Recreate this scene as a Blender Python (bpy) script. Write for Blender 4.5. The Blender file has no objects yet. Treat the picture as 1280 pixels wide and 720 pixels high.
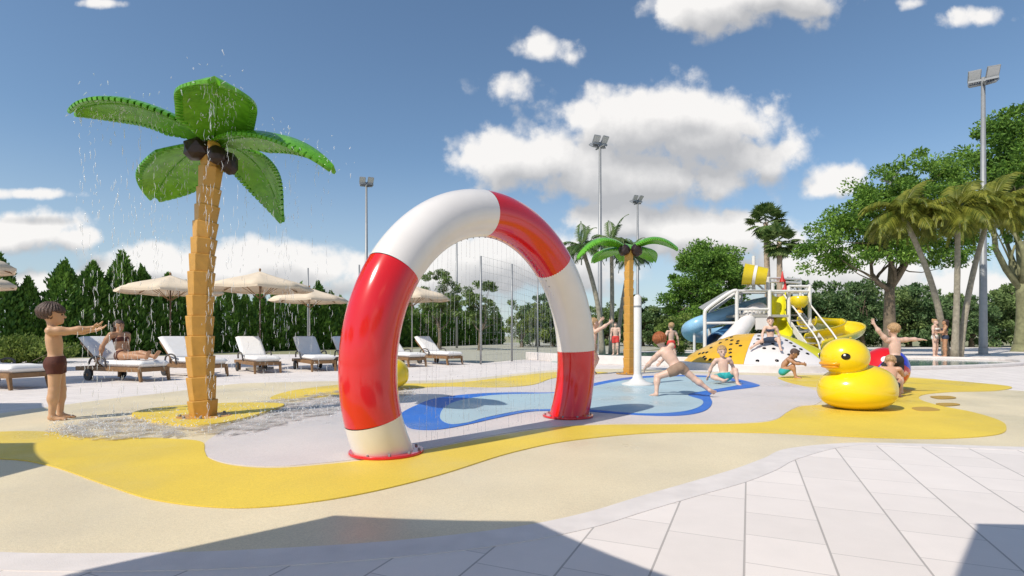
import bpy, bmesh, math, random
import numpy as np
from mathutils import Vector, Matrix, Euler
R = math.radians
random.seed(7); RNG = np.random.default_rng(7)
SC = bpy.context.scene
COL = SC.collection
EYE, FPX, CX, HY = 0.95, 680.0, 640.0, 420.0
SUN_AZ, SUN_EL = R(42), R(48)          # shadows fall towards SUN_AZ (from +X to +Y)

def g(px, py, z=0.0):                    # a point of the level ground
    d = FPX * (EYE - z) / (py - HY)
    return Vector(((px - CX) / FPX * d, d, z))
def at(px, py, Y):                       # a point at depth Y
    return Vector(((px - CX) / FPX * Y, Y, EYE + (HY - py) / FPX * Y))

# ------------------------------------------------------------------ materials
def mat(name, col, rough=.6, metal=0., coat=0., spec=.5, noise=0., nscale=20., bump=0., bscale=60., trans=0., alpha=1., col2=None, coord='Object', detail=5):
    m = bpy.data.materials.new(name); m.use_nodes = True
    nt = m.node_tree; b = nt.nodes['Principled BSDF']
    b.inputs['Base Color'].default_value = (*col, 1)
    b.inputs['Roughness'].default_value = rough
    b.inputs['Metallic'].default_value = metal
    b.inputs['Coat Weight'].default_value = coat
    b.inputs['Coat Roughness'].default_value = .08
    b.inputs['Specular IOR Level'].default_value = spec
    b.inputs['Transmission Weight'].default_value = trans
    b.inputs['Alpha'].default_value = alpha
    tc = nt.nodes.new('ShaderNodeTexCoord')
    if noise or col2:
        n = nt.nodes.new('ShaderNodeTexNoise'); n.inputs['Scale'].default_value = nscale; n.inputs['Detail'].default_value = detail
        nt.links.new(tc.outputs[coord], n.inputs['Vector'])
        rp = nt.nodes.new('ShaderNodeValToRGB')
        c2 = col2 or tuple(min(1, c * (1 + noise)) for c in col)
        c1 = col if col2 else tuple(c * (1 - noise) for c in col)
        rp.color_ramp.elements[0].position = .3; rp.color_ramp.elements[1].position = .7
        rp.color_ramp.elements[0].color = (*c1, 1); rp.color_ramp.elements[1].color = (*c2, 1)
        nt.links.new(n.outputs['Fac'], rp.inputs['Fac']); nt.links.new(rp.outputs['Color'], b.inputs['Base Color'])
    if bump:
        n2 = nt.nodes.new('ShaderNodeTexNoise'); n2.inputs['Scale'].default_value = bscale; n2.inputs['Detail'].default_value = 4
        nt.links.new(tc.outputs[coord], n2.inputs['Vector'])
        bp = nt.nodes.new('ShaderNodeBump'); bp.inputs['Strength'].default_value = bump; bp.inputs['Distance'].default_value = .01
        nt.links.new(n2.outputs['Fac'], bp.inputs['Height']); nt.links.new(bp.outputs['Normal'], b.inputs['Normal'])
    return m

def rubber(name, col, var=.10):
    var *= 1.35
    """wet poured rubber: fine granules, broad faint patches"""
    m = bpy.data.materials.new(name); m.use_nodes = True
    nt = m.node_tree; N = nt.nodes; L = nt.links; b = N['Principled BSDF']
    tc = N.new('ShaderNodeTexCoord')
    v = N.new('ShaderNodeTexVoronoi'); v.inputs['Scale'].default_value = 190; L.new(tc.outputs['Object'], v.inputs['Vector'])
    n = N.new('ShaderNodeTexNoise'); n.inputs['Scale'].default_value = 1.3; n.inputs['Detail'].default_value = 6; L.new(tc.outputs['Object'], n.inputs['Vector'])
    hs = N.new('ShaderNodeSeparateColor'); L.new(v.outputs['Color'], hs.inputs['Color'])
    a = N.new('ShaderNodeMath'); a.operation = 'MULTIPLY_ADD'; L.new(hs.outputs[0], a.inputs[0]); a.inputs[1].default_value = .20; a.inputs[2].default_value = .90
    p = N.new('ShaderNodeMath'); p.operation = 'MULTIPLY_ADD'; L.new(n.outputs['Fac'], p.inputs[0]); p.inputs[1].default_value = var * 2; p.inputs[2].default_value = 1 - var
    q = N.new('ShaderNodeMath'); q.operation = 'MULTIPLY'; L.new(a.outputs[0], q.inputs[0]); L.new(p.outputs[0], q.inputs[1])
    mx = N.new('ShaderNodeVectorMath'); mx.operation = 'SCALE'; mx.inputs[0].default_value = col; L.new(q.outputs[0], mx.inputs['Scale'])
    L.new(mx.outputs[0], b.inputs['Base Color'])
    n3 = N.new('ShaderNodeTexNoise'); n3.inputs['Scale'].default_value = .8; n3.inputs['Detail'].default_value = 5; L.new(tc.outputs['Object'], n3.inputs['Vector'])
    r = N.new('ShaderNodeMapRange'); r.inputs['From Min'].default_value = .35; r.inputs['From Max'].default_value = .65; r.inputs['To Min'].default_value = .26; r.inputs['To Max'].default_value = .75
    L.new(n3.outputs['Fac'], r.inputs['Value']); L.new(r.outputs[0], b.inputs['Roughness'])
    b.inputs['Specular IOR Level'].default_value = .35
    bp = N.new('ShaderNodeBump'); bp.inputs['Strength'].default_value = .25; bp.inputs['Distance'].default_value = .003
    L.new(v.outputs['Distance'], bp.inputs['Height']); L.new(bp.outputs['Normal'], b.inputs['Normal'])
    return m

def pavers():
    m = bpy.data.materials.new('pale_pavers'); m.use_nodes = True
    nt = m.node_tree; N = nt.nodes; L = nt.links; b = N['Principled BSDF']
    tc = N.new('ShaderNodeTexCoord')
    def M(op, *ins):
        n = N.new('ShaderNodeMath'); n.operation = op
        for i, x in enumerate(ins):
            if isinstance(x, (int, float)): n.inputs[i].default_value = x
            else: L.new(x, n.inputs[i])
        return n.outputs[0]
    sp = N.new('ShaderNodeSeparateXYZ'); L.new(tc.outputs['Object'], sp.inputs[0])
    c, s, W = .9170, .3990, .3445
    u = M('ADD', M('SUBTRACT', M('MULTIPLY', sp.outputs[0], c), M('MULTIPLY', sp.outputs[1], s)), .017)
    v = M('ADD', M('MULTIPLY', sp.outputs[0], s), M('MULTIPLY', sp.outputs[1], c))
    us = M('DIVIDE', u, W); iu = M('FLOOR', us); fu = M('FRACT', us)
    par = M('ABSOLUTE', M('MODULO', iu, 2.0))            # odd columns carry long slabs
    ln = M('ADD', .355, M('MULTIPLY', par, .355))
    vs = M('DIVIDE', M('ADD', v, M('MULTIPLY', par, .10)), ln); iv = M('FLOOR', vs); fv = M('FRACT', vs)
    du = M('MULTIPLY', M('MINIMUM', fu, M('SUBTRACT', 1.0, fu)), W)
    dv = M('MULTIPLY', M('MINIMUM', fv, M('SUBTRACT', 1.0, fv)), ln)
    ju = M('LESS_THAN', du, .0045); jv = M('MULTIPLY', M('LESS_THAN', dv, .0028), .75)
    joint = M('MAXIMUM', ju, jv)
    cv = N.new('ShaderNodeCombineXYZ'); L.new(iu, cv.inputs[0]); L.new(iv, cv.inputs[1])
    wn = N.new('ShaderNodeTexWhiteNoise'); L.new(cv.outputs[0], wn.inputs['Vector'])
    nz = N.new('ShaderNodeTexNoise'); nz.inputs['Scale'].default_value = 3.5; nz.inputs['Detail'].default_value = 8; nz.inputs['Roughness'].default_value = .65; L.new(tc.outputs['Object'], nz.inputs['Vector'])
    nf = N.new('ShaderNodeTexNoise'); nf.inputs['Scale'].default_value = 140; nf.inputs['Detail'].default_value = 3; L.new(tc.outputs['Object'], nf.inputs['Vector'])
    val = M('ADD', M('ADD', M('MULTIPLY', wn.outputs['Value'], .09), M('MULTIPLY', nz.outputs['Fac'], .16)), M('ADD', M('MULTIPLY', nf.outputs['Fac'], .08), .84))
    val = M('MULTIPLY', val, M('SUBTRACT', 1.0, M('MULTIPLY', joint, .42)))
    sc = N.new('ShaderNodeVectorMath'); sc.operation = 'SCALE'; sc.inputs[0].default_value = (.735, .675, .635); L.new(val, sc.inputs['Scale'])
    L.new(sc.outputs[0], b.inputs['Base Color']); b.inputs['Roughness'].default_value = .75; b.inputs['Specular IOR Level'].default_value = .3
    hb = M('ADD', M('MULTIPLY', joint, -1.0), M('MULTIPLY', nf.outputs['Fac'], .12))
    bp = N.new('ShaderNodeBump'); bp.inputs['Strength'].default_value = .5; bp.inputs['Distance'].default_value = .004
    L.new(hb, bp.inputs['Height']); L.new(bp.outputs['Normal'], b.inputs['Normal'])
    return m

def leafmat(name, c1, c2, trans=.35, rough=.55):
    m = bpy.data.materials.new(name); m.use_nodes = True
    nt = m.node_tree; N = nt.nodes; L = nt.links
    for n in list(N): N.remove(n)
    out = N.new('ShaderNodeOutputMaterial')
    ge = N.new('ShaderNodeNewGeometry'); tc = N.new('ShaderNodeTexCoord')
    nz = N.new('ShaderNodeTexNoise'); nz.inputs['Scale'].default_value = .9; nz.inputs['Detail'].default_value = 3; L.new(tc.outputs['Object'], nz.inputs['Vector'])
    ad = N.new('ShaderNodeMath'); ad.operation = 'MULTIPLY_ADD'; L.new(ge.outputs['Random Per Island'], ad.inputs[0]); ad.inputs[1].default_value = .6
    sb = N.new('ShaderNodeMath'); sb.operation = 'MULTIPLY_ADD'; L.new(nz.outputs['Fac'], sb.inputs[0]); sb.inputs[1].default_value = 1.4; sb.inputs[2].default_value = -.5
    L.new(sb.outputs[0], ad.inputs[2])
    rp = N.new('ShaderNodeValToRGB'); rp.color_ramp.elements[0].color = (*c1, 1); rp.color_ramp.elements[1].color = (*c2, 1)
    rp.color_ramp.elements[0].position = .1; rp.color_ramp.elements[1].position = .95
    L.new(ad.outputs[0], rp.inputs['Fac'])
    b = N.new('ShaderNodeBsdfPrincipled'); b.inputs['Roughness'].default_value = rough; b.inputs['Specular IOR Level'].default_value = .3; L.new(rp.outputs['Color'], b.inputs['Base Color'])
    t = N.new('ShaderNodeBsdfTranslucent'); L.new(rp.outputs['Color'], t.inputs['Color'])
    mx = N.new('ShaderNodeMixShader'); mx.inputs[0].default_value = trans; L.new(b.outputs[0], mx.inputs[1]); L.new(t.outputs[0], mx.inputs[2]); L.new(mx.outputs[0], out.inputs['Surface'])
    return m

def watermat(name, tint, fac, rough=.15):
    """thin falling water: mostly see-through with a bright glint"""
    m = bpy.data.materials.new(name); m.use_nodes = True
    nt = m.node_tree; N = nt.nodes; L = nt.links
    for n in list(N): N.remove(n)
    out = N.new('ShaderNodeOutputMaterial'); tr = N.new('ShaderNodeBsdfTransparent')
    b = N.new('ShaderNodeBsdfPrincipled'); b.inputs['Base Color'].default_value = (*tint, 1); b.inputs['Roughness'].default_value = rough
    b.inputs['Specular IOR Level'].default_value = .8
    mx = N.new('ShaderNodeMixShader'); mx.inputs[0].default_value = fac
    L.new(tr.outputs[0], mx.inputs[1]); L.new(b.outputs[0], mx.inputs[2]); L.new(mx.outputs[0], out.inputs['Surface'])
    return m

M_ = {}
M_['pavers'] = pavers()
M_['concrete_edge'] = mat('lilac_concrete', (.69, .64, .61), .75, noise=.07, nscale=6, bump=.15, bscale=160)
M_['cream'] = rubber('cream_rubber', (.70, .605, .42))
M_['lilac'] = rubber('lilac_rubber', (.635, .58, .56), .07)
M_['yellow'] = rubber('yellow_rubber', (.745, .55, .075), .10)
M_['blue'] = rubber('blue_rubber', (.035, .16, .56), .10)
M_['paleblue'] = rubber('pale_blue_rubber', (.40, .53, .58), .08)
M_['brownspot'] = rubber('ochre_rubber', (.46, .29, .06), .1)
M_['grass'] = mat('dry_grass', (.20, .22, .10), .9, col2=(.36, .33, .20), nscale=1.2, bump=.4, bscale=40)
M_['field'] = mat('sand_field', (.40, .39, .31), .9, noise=.12, nscale=4, bump=.4, bscale=60)
M_['red'] = mat('red_gloss_paint', (.64, .008, .008), .16, coat=.6, noise=.05, nscale=3, bump=.02, bscale=9)
M_['white'] = mat('white_gloss_paint', (.76, .72, .68), .28, coat=.3, noise=.03, nscale=4, bump=.02, bscale=9)
M_['trunk_orange'] = mat('orange_moulded_plastic', (.56, .295, .055), .42, noise=.12, nscale=7, bump=.1, bscale=50)
M_['coconut'] = mat('dark_brown_plastic', (.022, .008, .006), .4, noise=.2, nscale=9)
M_['leafplastic'] = mat('green_moulded_plastic', (.075, .27, .012), .27, col2=(.15, .43, .026), nscale=11, bump=.25, bscale=30)
M_['wood'] = mat('teak', (.24, .13, .055), .6, noise=.25, nscale=14, bump=.15, bscale=40)
M_['cushion'] = mat('white_cushion', (.78, .765, .75), .85, noise=.03, nscale=8, bump=.25, bscale=14)
M_['black_rubber'] = mat('black_rubber', (.03, .028, .028), .6, noise=.2)
M_['darkframe'] = mat('dark_grey_metal', (.09, .08, .075), .5, noise=.1)
M_['canopy'] = mat('beige_canvas', (.70, .585, .44), .85, noise=.05, nscale=5, bump=.15, bscale=18)
M_['alu'] = mat('pale_pole_metal', (.55, .54, .52), .4, metal=.3, noise=.05)
M_['brownpole'] = mat('brown_pole', (.10, .06, .04), .55, noise=.1)
M_['steel'] = mat('galvanised_steel', (.30, .31, .32), .5, metal=.4, noise=.08, nscale=6)
M_['lampglass'] = mat('lamp_glass', (.55, .56, .57), .2, noise=.03)
M_['thuja'] = leafmat('thuja_leaf', (0.033, 0.109, 0.019), (0.203, 0.359, 0.053), .2)
M_['oak'] = leafmat('broad_leaf', (0.049, 0.130, 0.023), (0.266, 0.452, 0.070), .3)
M_['bright'] = leafmat('bright_leaf', (0.055, 0.145, 0.019), (0.292, 0.470, 0.073), .35)
M_['olive'] = leafmat('olive_leaf', (0.075, 0.137, 0.040), (0.298, 0.398, 0.137), .3)
M_['dkhedge'] = leafmat('dark_leaf', (0.046, 0.114, 0.040), (0.202, 0.300, 0.114), .25)
M_['palmleaf'] = leafmat('palm_leaf', (0.072, 0.115, 0.016), (0.351, 0.345, 0.050), .35, .45)

M_['palmleaf2'] = leafmat('palm_leaf_dark', (0.032, 0.088, 0.022), (0.192, 0.272, 0.080), .3, .45)
M_['fan'] = leafmat('fan_palm_leaf', (0.052, 0.125, 0.029), (0.291, 0.374, 0.125), .3, .45)
M_['shrub'] = leafmat('shrub_leaf', (0.057, 0.121, 0.019), (0.356, 0.437, 0.097), .35)
M_['bark'] = mat('bark', (.16, .125, .085), .85, noise=.35, nscale=5, bump=.6, bscale=12)
M_['barkgreen'] = mat('mossy_bark', (.20, .20, .105), .85, noise=.3, nscale=4, bump=.6, bscale=10)
M_['palmtrunk'] = mat('palm_bark', (.30, .265, .20), .8, noise=.25, nscale=8, bump=.4, bscale=14)
M_['tantrunk'] = mat('tan_palm_bark', (.42, .32, .23), .8, noise=.2, nscale=6, bump=.4, bscale=14)
M_['water'] = watermat('falling_water', (.82, .85, .87), .42)
M_['jet'] = watermat('thin_jet', (.82, .85, .87), .30)
M_['duck'] = mat('yellow_vinyl', (.85, .61, .006), .22, coat=.35, noise=.04, nscale=3)
M_['beak'] = mat('orange_vinyl', (.82, .36, .006), .28, coat=.3, noise=.04)
M_['eyeblack'] = mat('black_gloss', (.008, .006, .006), .12)
M_['eyewhite'] = mat('white_gloss_dot', (.85, .85, .85), .3)
M_['fr_white'] = mat('white_powder_coat', (.72, .70, .67), .35, noise=.04, nscale=4)
M_['sl_yellow'] = mat('yellow_fibreglass', (.74, .56, .012), .25, coat=.3, noise=.06, nscale=3)
M_['sl_amber'] = mat('amber_fibreglass', (.74, .42, .02), .3, coat=.2, noise=.05, nscale=3)
M_['sl_lime'] = mat('lime_fibreglass', (.72, .66, .02), .3, coat=.2, noise=.05, nscale=3)
M_['sl_blue'] = mat('light_blue_fibreglass', (.27, .50, .70), .28, coat=.3, noise=.06, nscale=3)
M_['sl_dblue'] = mat('deep_blue_fibreglass', (.03, .13, .30), .28, coat=.3, noise=.06, nscale=3)
M_['sl_white'] = mat('white_fibreglass', (.74, .70, .68), .3, coat=.2, noise=.04, nscale=3)
M_['deckgrey'] = mat('grey_tread', (.38, .36, .33), .7, noise=.1)
M_['roofmesh'] = mat('grey_roof_sheet', (.34, .34, .33), .5, noise=.12, nscale=9)
M_['redflag'] = mat('red_plastic', (.55, .02, .015), .4, noise=.05)
M_['ballblue'] = mat('blue_vinyl', (.03, .035, .50), .22, coat=.3, noise=.05)
M_['poolwater'] = mat('pool_water', (.16, .30, .31), .06, spec=.6, noise=.08, nscale=2, bump=.25, bscale=5)
M_['puddle'] = watermat('water_film', (.60, .555, .52), .5, .2)
for m, sc_, st in (('puddle', 30, .6),):
    nt = M_[m].node_tree; b = [n for n in nt.nodes if n.type == 'BSDF_PRINCIPLED'][0]
    tc = nt.nodes.new('ShaderNodeTexCoord'); n2 = nt.nodes.new('ShaderNodeTexNoise'); n2.inputs['Scale'].default_value = sc_; n2.inputs['Detail'].default_value = 6
    nt.links.new(tc.outputs['Object'], n2.inputs['Vector']); bp = nt.nodes.new('ShaderNodeBump'); bp.inputs['Strength'].default_value = st; bp.inputs['Distance'].default_value = .02
    nt.links.new(n2.outputs['Fac'], bp.inputs['Height']); nt.links.new(bp.outputs['Normal'], b.inputs['Normal'])
    n4 = nt.nodes.new('ShaderNodeTexNoise'); n4.inputs['Scale'].default_value = 5; n4.inputs['Detail'].default_value = 9; n4.inputs['Roughness'].default_value = .75
    nt.links.new(tc.outputs['Object'], n4.inputs['Vector']); rg = nt.nodes.new('ShaderNodeMapRange')
    for k_, v_ in zip(('From Min', 'From Max', 'To Min', 'To Max'), (.44, .60, .0, .62)): rg.inputs[k_].default_value = v_
    nt.links.new(n4.outputs['Fac'], rg.inputs['Value']); mx_ = [n for n in nt.nodes if n.type == 'MIX_SHADER'][0]; nt.links.new(rg.outputs[0], mx_.inputs[0])
def skin(name, c): 
    m = mat(name, c, .5, noise=.06, nscale=12, bump=.05, bscale=120)
    b = m.node_tree.nodes['Principled BSDF']; b.inputs['Subsurface Weight'].default_value = .08; b.inputs['Subsurface Radius'].default_value = (.02, .008, .004)
    return m
M_['skin'] = skin('warm_skin', (.54, .31, .20)); M_['skin_pale'] = skin('pale_skin', (.66, .44, .34)); M_['skin_tan'] = skin('tanned_skin', (.44, .235, .13)); M_['skin_boy'] = skin('boy_skin', (.58, .345, .20))
M_['hair_brown'] = mat('brown_hair', (.085, .052, .040), .55, noise=.5, nscale=40, bump=.8, bscale=90)
M_['hair_dark'] = mat('dark_hair', (.045, .025, .018), .5, noise=.4, nscale=40, bump=.8, bscale=90)
M_['hair_ginger'] = mat('ginger_hair', (.30, .085, .02), .5, noise=.4, nscale=40, bump=.8, bscale=90)
M_['hair_blond'] = mat('blond_hair', (.40, .25, .12), .55, noise=.4, nscale=40, bump=.8, bscale=90)
M_['trunks_maroon'] = mat('maroon_fabric', (.085, .022, .014), .8, noise=.15, bump=.3, bscale=60)
M_['trunks_teal'] = mat('teal_fabric', (.03, .36, .36), .8, noise=.15, bump=.3, bscale=60)
M_['trunks_black'] = mat('black_fabric', (.022, .020, .020), .8, noise=.2, bump=.3, bscale=60)
M_['trunks_red'] = mat('red_fabric', (.60, .05, .04), .8, noise=.15, bump=.3, bscale=60)
M_['trunks_beige'] = mat('taupe_fabric', (.30, .20, .14), .8, noise=.1, bump=.3, bscale=60)
M_['swim_white'] = mat('white_fabric', (.75, .72, .66), .8, noise=.05, bump=.3, bscale=60)
M_['swim_navy'] = mat('navy_fabric', (.03, .045, .08), .8, noise=.1, bump=.3, bscale=60)
M_['eye_brown'] = mat('eye_dark', (.03, .02, .015), .2)
M_['lip'] = mat('lip', (.40, .15, .11), .5)

# ------------------------------------------------------------------ mesh helpers
class MB:
    def __init__(s): s.v = []; s.f = []
    def add(s, vs, fs):
        o = len(s.v); s.v += [tuple(p) for p in vs]; s.f += [tuple(i + o for i in f) for f in fs]; return s
    def box(s, c, size, rot=None, taper=1.0):
        hx, hy, hz = (q / 2 for q in size); vs = []
        for z in (-1, 1):
            t = 1 if z < 0 else taper
            for x, y in ((-1, -1), (1, -1), (1, 1), (-1, 1)): vs.append(Vector((x * hx * t, y * hy * t, z * hz)))
        if rot is not None:
            m = rot if isinstance(rot, Matrix) else Euler(rot).to_matrix(); vs = [m @ p for p in vs]
        c = Vector(c)
        return s.add([p + c for p in vs], [(3, 2, 1, 0), (4, 5, 6, 7), (0, 1, 5, 4), (1, 2, 6, 5), (2, 3, 7, 6), (3, 0, 4, 7)])
    def bar(s, a, b, w, h, up=(0, 0, 1)):
        a, b = Vector(a), Vector(b); d = (b - a); L = d.length; d.normalize(); x = d.cross(Vector(up))
        if x.length < 1e-4: x = Vector((1, 0, 0))
        x.normalize(); y = x.cross(d)
        m = Matrix((x, d, y)).transposed()
        return s.box((a + b) / 2, (w, L, h), m)
    def tube(s, pts, rad, n=10, cap=True, arc=(0, 2 * math.pi), closed=True):
        pts = [Vector(p) for p in pts]
        if not hasattr(rad, '__len__'): rad = [rad] * len(pts)
        t0 = (pts[1] - pts[0]).normalized()
        ref = Vector((0, 0, 1)) if abs(t0.z) < .9 else Vector((1, 0, 0))
        x = t0.cross(ref).normalized(); vs = []; fs = []
        for i, p in enumerate(pts):
            t = (pts[min(i + 1, len(pts) - 1)] - pts[max(i - 1, 0)]).normalized()
            x = (x - t * x.dot(t)).normalized(); y = t.cross(x)
            for k in range(n):
                a = arc[0] + (arc[1] - arc[0]) * k / (n if closed else n - 1)
                vs.append(p + (x * math.cos(a) + y * math.sin(a)) * rad[i])
        for i in range(len(pts) - 1):
            for k in range(n if closed else n - 1):
                k2 = (k + 1) % n
                fs.append((i * n + k, (i + 1) * n + k, (i + 1) * n + k2, i * n + k2)[::-1])
        if cap and closed:
            fs.append(tuple(range(n))[::-1] if False else tuple(range(n))); fs.append(tuple(range((len(pts) - 1) * n, len(pts) * n))[::-1])
        return s.add(vs, fs)
    def lathe(s, prof, c=(0, 0, 0), n=32, ang=(0, 2 * math.pi), cap=True):
        full = abs(ang[1] - ang[0] - 2 * math.pi) < 1e-6; c = Vector(c); vs = []; fs = []; nn = n if full else n + 1
        for r, z in prof:
            for k in range(nn):
                a = ang[0] + (ang[1] - ang[0]) * k / n
                vs.append(c + Vector((r * math.cos(a), r * math.sin(a), z)))
        for i in range(len(prof) - 1):
            for k in range(n if full else n):
                k2 = (k + 1) % nn
                fs.append((i * nn + k, i * nn + k2, (i + 1) * nn + k2, (i + 1) * nn + k))
        if cap and full:
            fs.append(tuple(range(nn))[::-1]); fs.append(tuple(range((len(prof) - 1) * nn, len(prof) * nn)))
        return s.add(vs, fs)
    def ball(s, c, r, n=12):
        r = (r, r, r) if not hasattr(r, '__len__') else r; c = Vector(c); vs = []; fs = []; m = n // 2
        for i in range(m + 1):
            th = math.pi * i / m
            for k in range(n):
                a = 2 * math.pi * k / n; vs.append(c + Vector((r[0] * math.sin(th) * math.cos(a), r[1] * math.sin(th) * math.sin(a), r[2] * math.cos(th))))
        for i in range(m):
            for k in range(n): k2 = (k + 1) % n; fs.append((i * n + k, (i + 1) * n + k, (i + 1) * n + k2, i * n + k2))
        return s.add(vs, fs)
    def build(s, name, m, parent=None, smooth=False, bevel=0., auto=None):
        me = bpy.data.meshes.new(name); me.from_pydata(s.v, [], s.f); me.update()
        bm = bmesh.new(); bm.from_mesh(me); bmesh.ops.recalc_face_normals(bm, faces=bm.faces[:]); bm.to_mesh(me); bm.free()
        me.materials.append(m)
        if smooth: me.shade_smooth()
        if smooth and auto is not None:
            me.set_sharp_from_angle(angle=R(auto))
        o = bpy.data.objects.new(name, me); COL.objects.link(o)
        if parent: o.parent = parent
        if bevel:
            md = o.modifiers.new('edge', 'BEVEL'); md.width = bevel; md.segments = 2; md.limit_method = 'ANGLE'
        return o
def npmesh(name, V, F, m, parent=None, smooth=False):
    me = bpy.data.meshes.new(name); me.from_pydata(V.tolist() if hasattr(V, 'tolist') else V, [], F.tolist() if hasattr(F, 'tolist') else F); me.update()
    me.materials.append(m)
    if smooth: me.shade_smooth()
    o = bpy.data.objects.new(name, me); COL.objects.link(o)
    if parent: o.parent = parent
    return o
def tag(o, label=None, cat=None, group=None, kind=None):
    if label: o['label'] = label
    if cat: o['category'] = cat
    if group: o['group'] = group
    if kind: o['kind'] = kind
    return o
def empty(name, loc=(0, 0, 0), rz=0., scale=1.):
    o = bpy.data.objects.new(name, None); COL.objects.link(o); o.location = loc; o.rotation_euler = (0, 0, rz); o.scale = (scale,) * 3; o.empty_display_size = .1
    return o
KIDS = {}
def copy_tree(o, parent=None):
    c = o.copy(); COL.objects.link(c); c.parent = parent
    for ch in list(o.children): copy_tree(ch, c)
    return c
def catmull(pts, n=8, closed=True):
    P = [Vector(p) for p in pts]; out = []; k = len(P)
    rng = range(k) if closed else range(k - 1)
    for i in rng:
        if closed: a, b, c, d = P[(i - 1) % k], P[i], P[(i + 1) % k], P[(i + 2) % k]
        else: a, b, c, d = P[max(i - 1, 0)], P[i], P[i + 1], P[min(i + 2, k - 1)]
        for j in range(n):
            t = j / n
            out.append(.5 * ((2 * b) + (c - a) * t + (2 * a - 5 * b + 4 * c - d) * t * t + (3 * b - a - 3 * c + d) * t ** 3))
    if not closed: out.append(P[-1])
    return out
def sheet(name, pts, z, m, thick=0.):
    """a flat outline filled as one sheet; with thick it is a slab of that height below z"""
    bm = bmesh.new(); vs = [bm.verts.new((p.x, p.y, z)) for p in pts]
    es = [bm.edges.new((vs[i], vs[(i + 1) % len(vs)])) for i in range(len(vs))]
    bmesh.ops.triangle_fill(bm, use_beauty=True, edges=es)
    bmesh.ops.recalc_face_normals(bm, faces=bm.faces[:])
    if bm.faces and sum(f.normal.z for f in bm.faces) < 0: bmesh.ops.reverse_faces(bm, faces=bm.faces[:])
    if thick:
        r = bmesh.ops.extrude_face_region(bm, geom=bm.faces[:])
        for q in r['geom']:
            if isinstance(q, bmesh.types.BMVert): q.co.z += 0
        for v in vs: v.co.z -= thick
        bmesh.ops.recalc_face_normals(bm, faces=bm.faces[:])
    me = bpy.data.meshes.new(name); bm.to_mesh(me); bm.free(); me.materials.append(m)
    o = bpy.data.objects.new(name, me); COL.objects.link(o); return o
_sheet = sheet
def sheet(name, pts, z, m, thick=None):
    return _sheet(name, pts, z, m, (.0065 if z > .003 else 0) if thick is None else thick)
def outline(px, n=8): return catmull([g(x, y) for x, y in px], n)

# ------------------------------------------------------------------ implicit bodies
def sd_cap(p, a, b, ra, rb):
    a = np.array(a); b = np.array(b); ab = b - a; l2 = max(float(ab @ ab), 1e-12)
    t = np.clip(((p - a) @ ab) / l2, 0, 1)
    return np.linalg.norm(p - (a + t[..., None] * ab), axis=-1) - (ra + t * (rb - ra))
def sd_ell(p, c, r, m=None):
    q = p - np.array(c)
    if m is not None: q = q @ np.array(m)
    r = np.array(r); k0 = np.linalg.norm(q / r, axis=-1); k1 = np.linalg.norm(q / r ** 2, axis=-1)
    return np.where(k1 > 1e-9, k0 * (k0 - 1) / np.maximum(k1, 1e-9), -r.min())
def prim_box(pr):
    if pr[0] == 'cap':
        a, b, ra, rb = np.array(pr[1]), np.array(pr[2]), pr[3], pr[4]; r = max(ra, rb); return np.minimum(a, b) - r, np.maximum(a, b) + r
    c = np.array(pr[1]); r = max(pr[2]); return c - r, c + r
def prim_eval(pr, p): return sd_cap(p, *pr[1:5]) if pr[0] == 'cap' else sd_ell(p, *pr[1:4])
def sdf_mesh(prims, h, post=None):
    """smooth union of the primitives as one closed surface; each prim = (kind, ..., k)"""
    lo = np.min([prim_box(p)[0] for p in prims], axis=0) - 4 * h; hi = np.max([prim_box(p)[1] for p in prims], axis=0) + 4 * h
    n = np.ceil((hi - lo) / h).astype(int) + 1
    F = np.full(n, .25, dtype=np.float64)
    ax = [lo[i] + h * np.arange(n[i]) for i in range(3)]
    for pr in prims:
        k = pr[-1]; a, b = prim_box(pr); mrg = k + .03
        i0 = np.maximum(((a - mrg - lo) / h).astype(int), 0); i1 = np.minimum(((b + mrg - lo) / h).astype(int) + 2, n)
        sl = tuple(slice(i0[q], i1[q]) for q in range(3))
        X, Y, Z = np.meshgrid(ax[0][sl[0]], ax[1][sl[1]], ax[2][sl[2]], indexing='ij')
        d = prim_eval(pr, np.stack([X, Y, Z], -1)); f = F[sl]
        if k > 0:
            hh = np.maximum(k - np.abs(f - d), 0) / k; F[sl] = np.minimum(f, d) - hh * hh * k * .25
        else: F[sl] = np.minimum(f, d)
    if post is not None:
        X, Y, Z = np.meshgrid(*ax, indexing='ij'); F = post(F, np.stack([X, Y, Z], -1))
    return surface_nets(F, lo, h)
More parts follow.
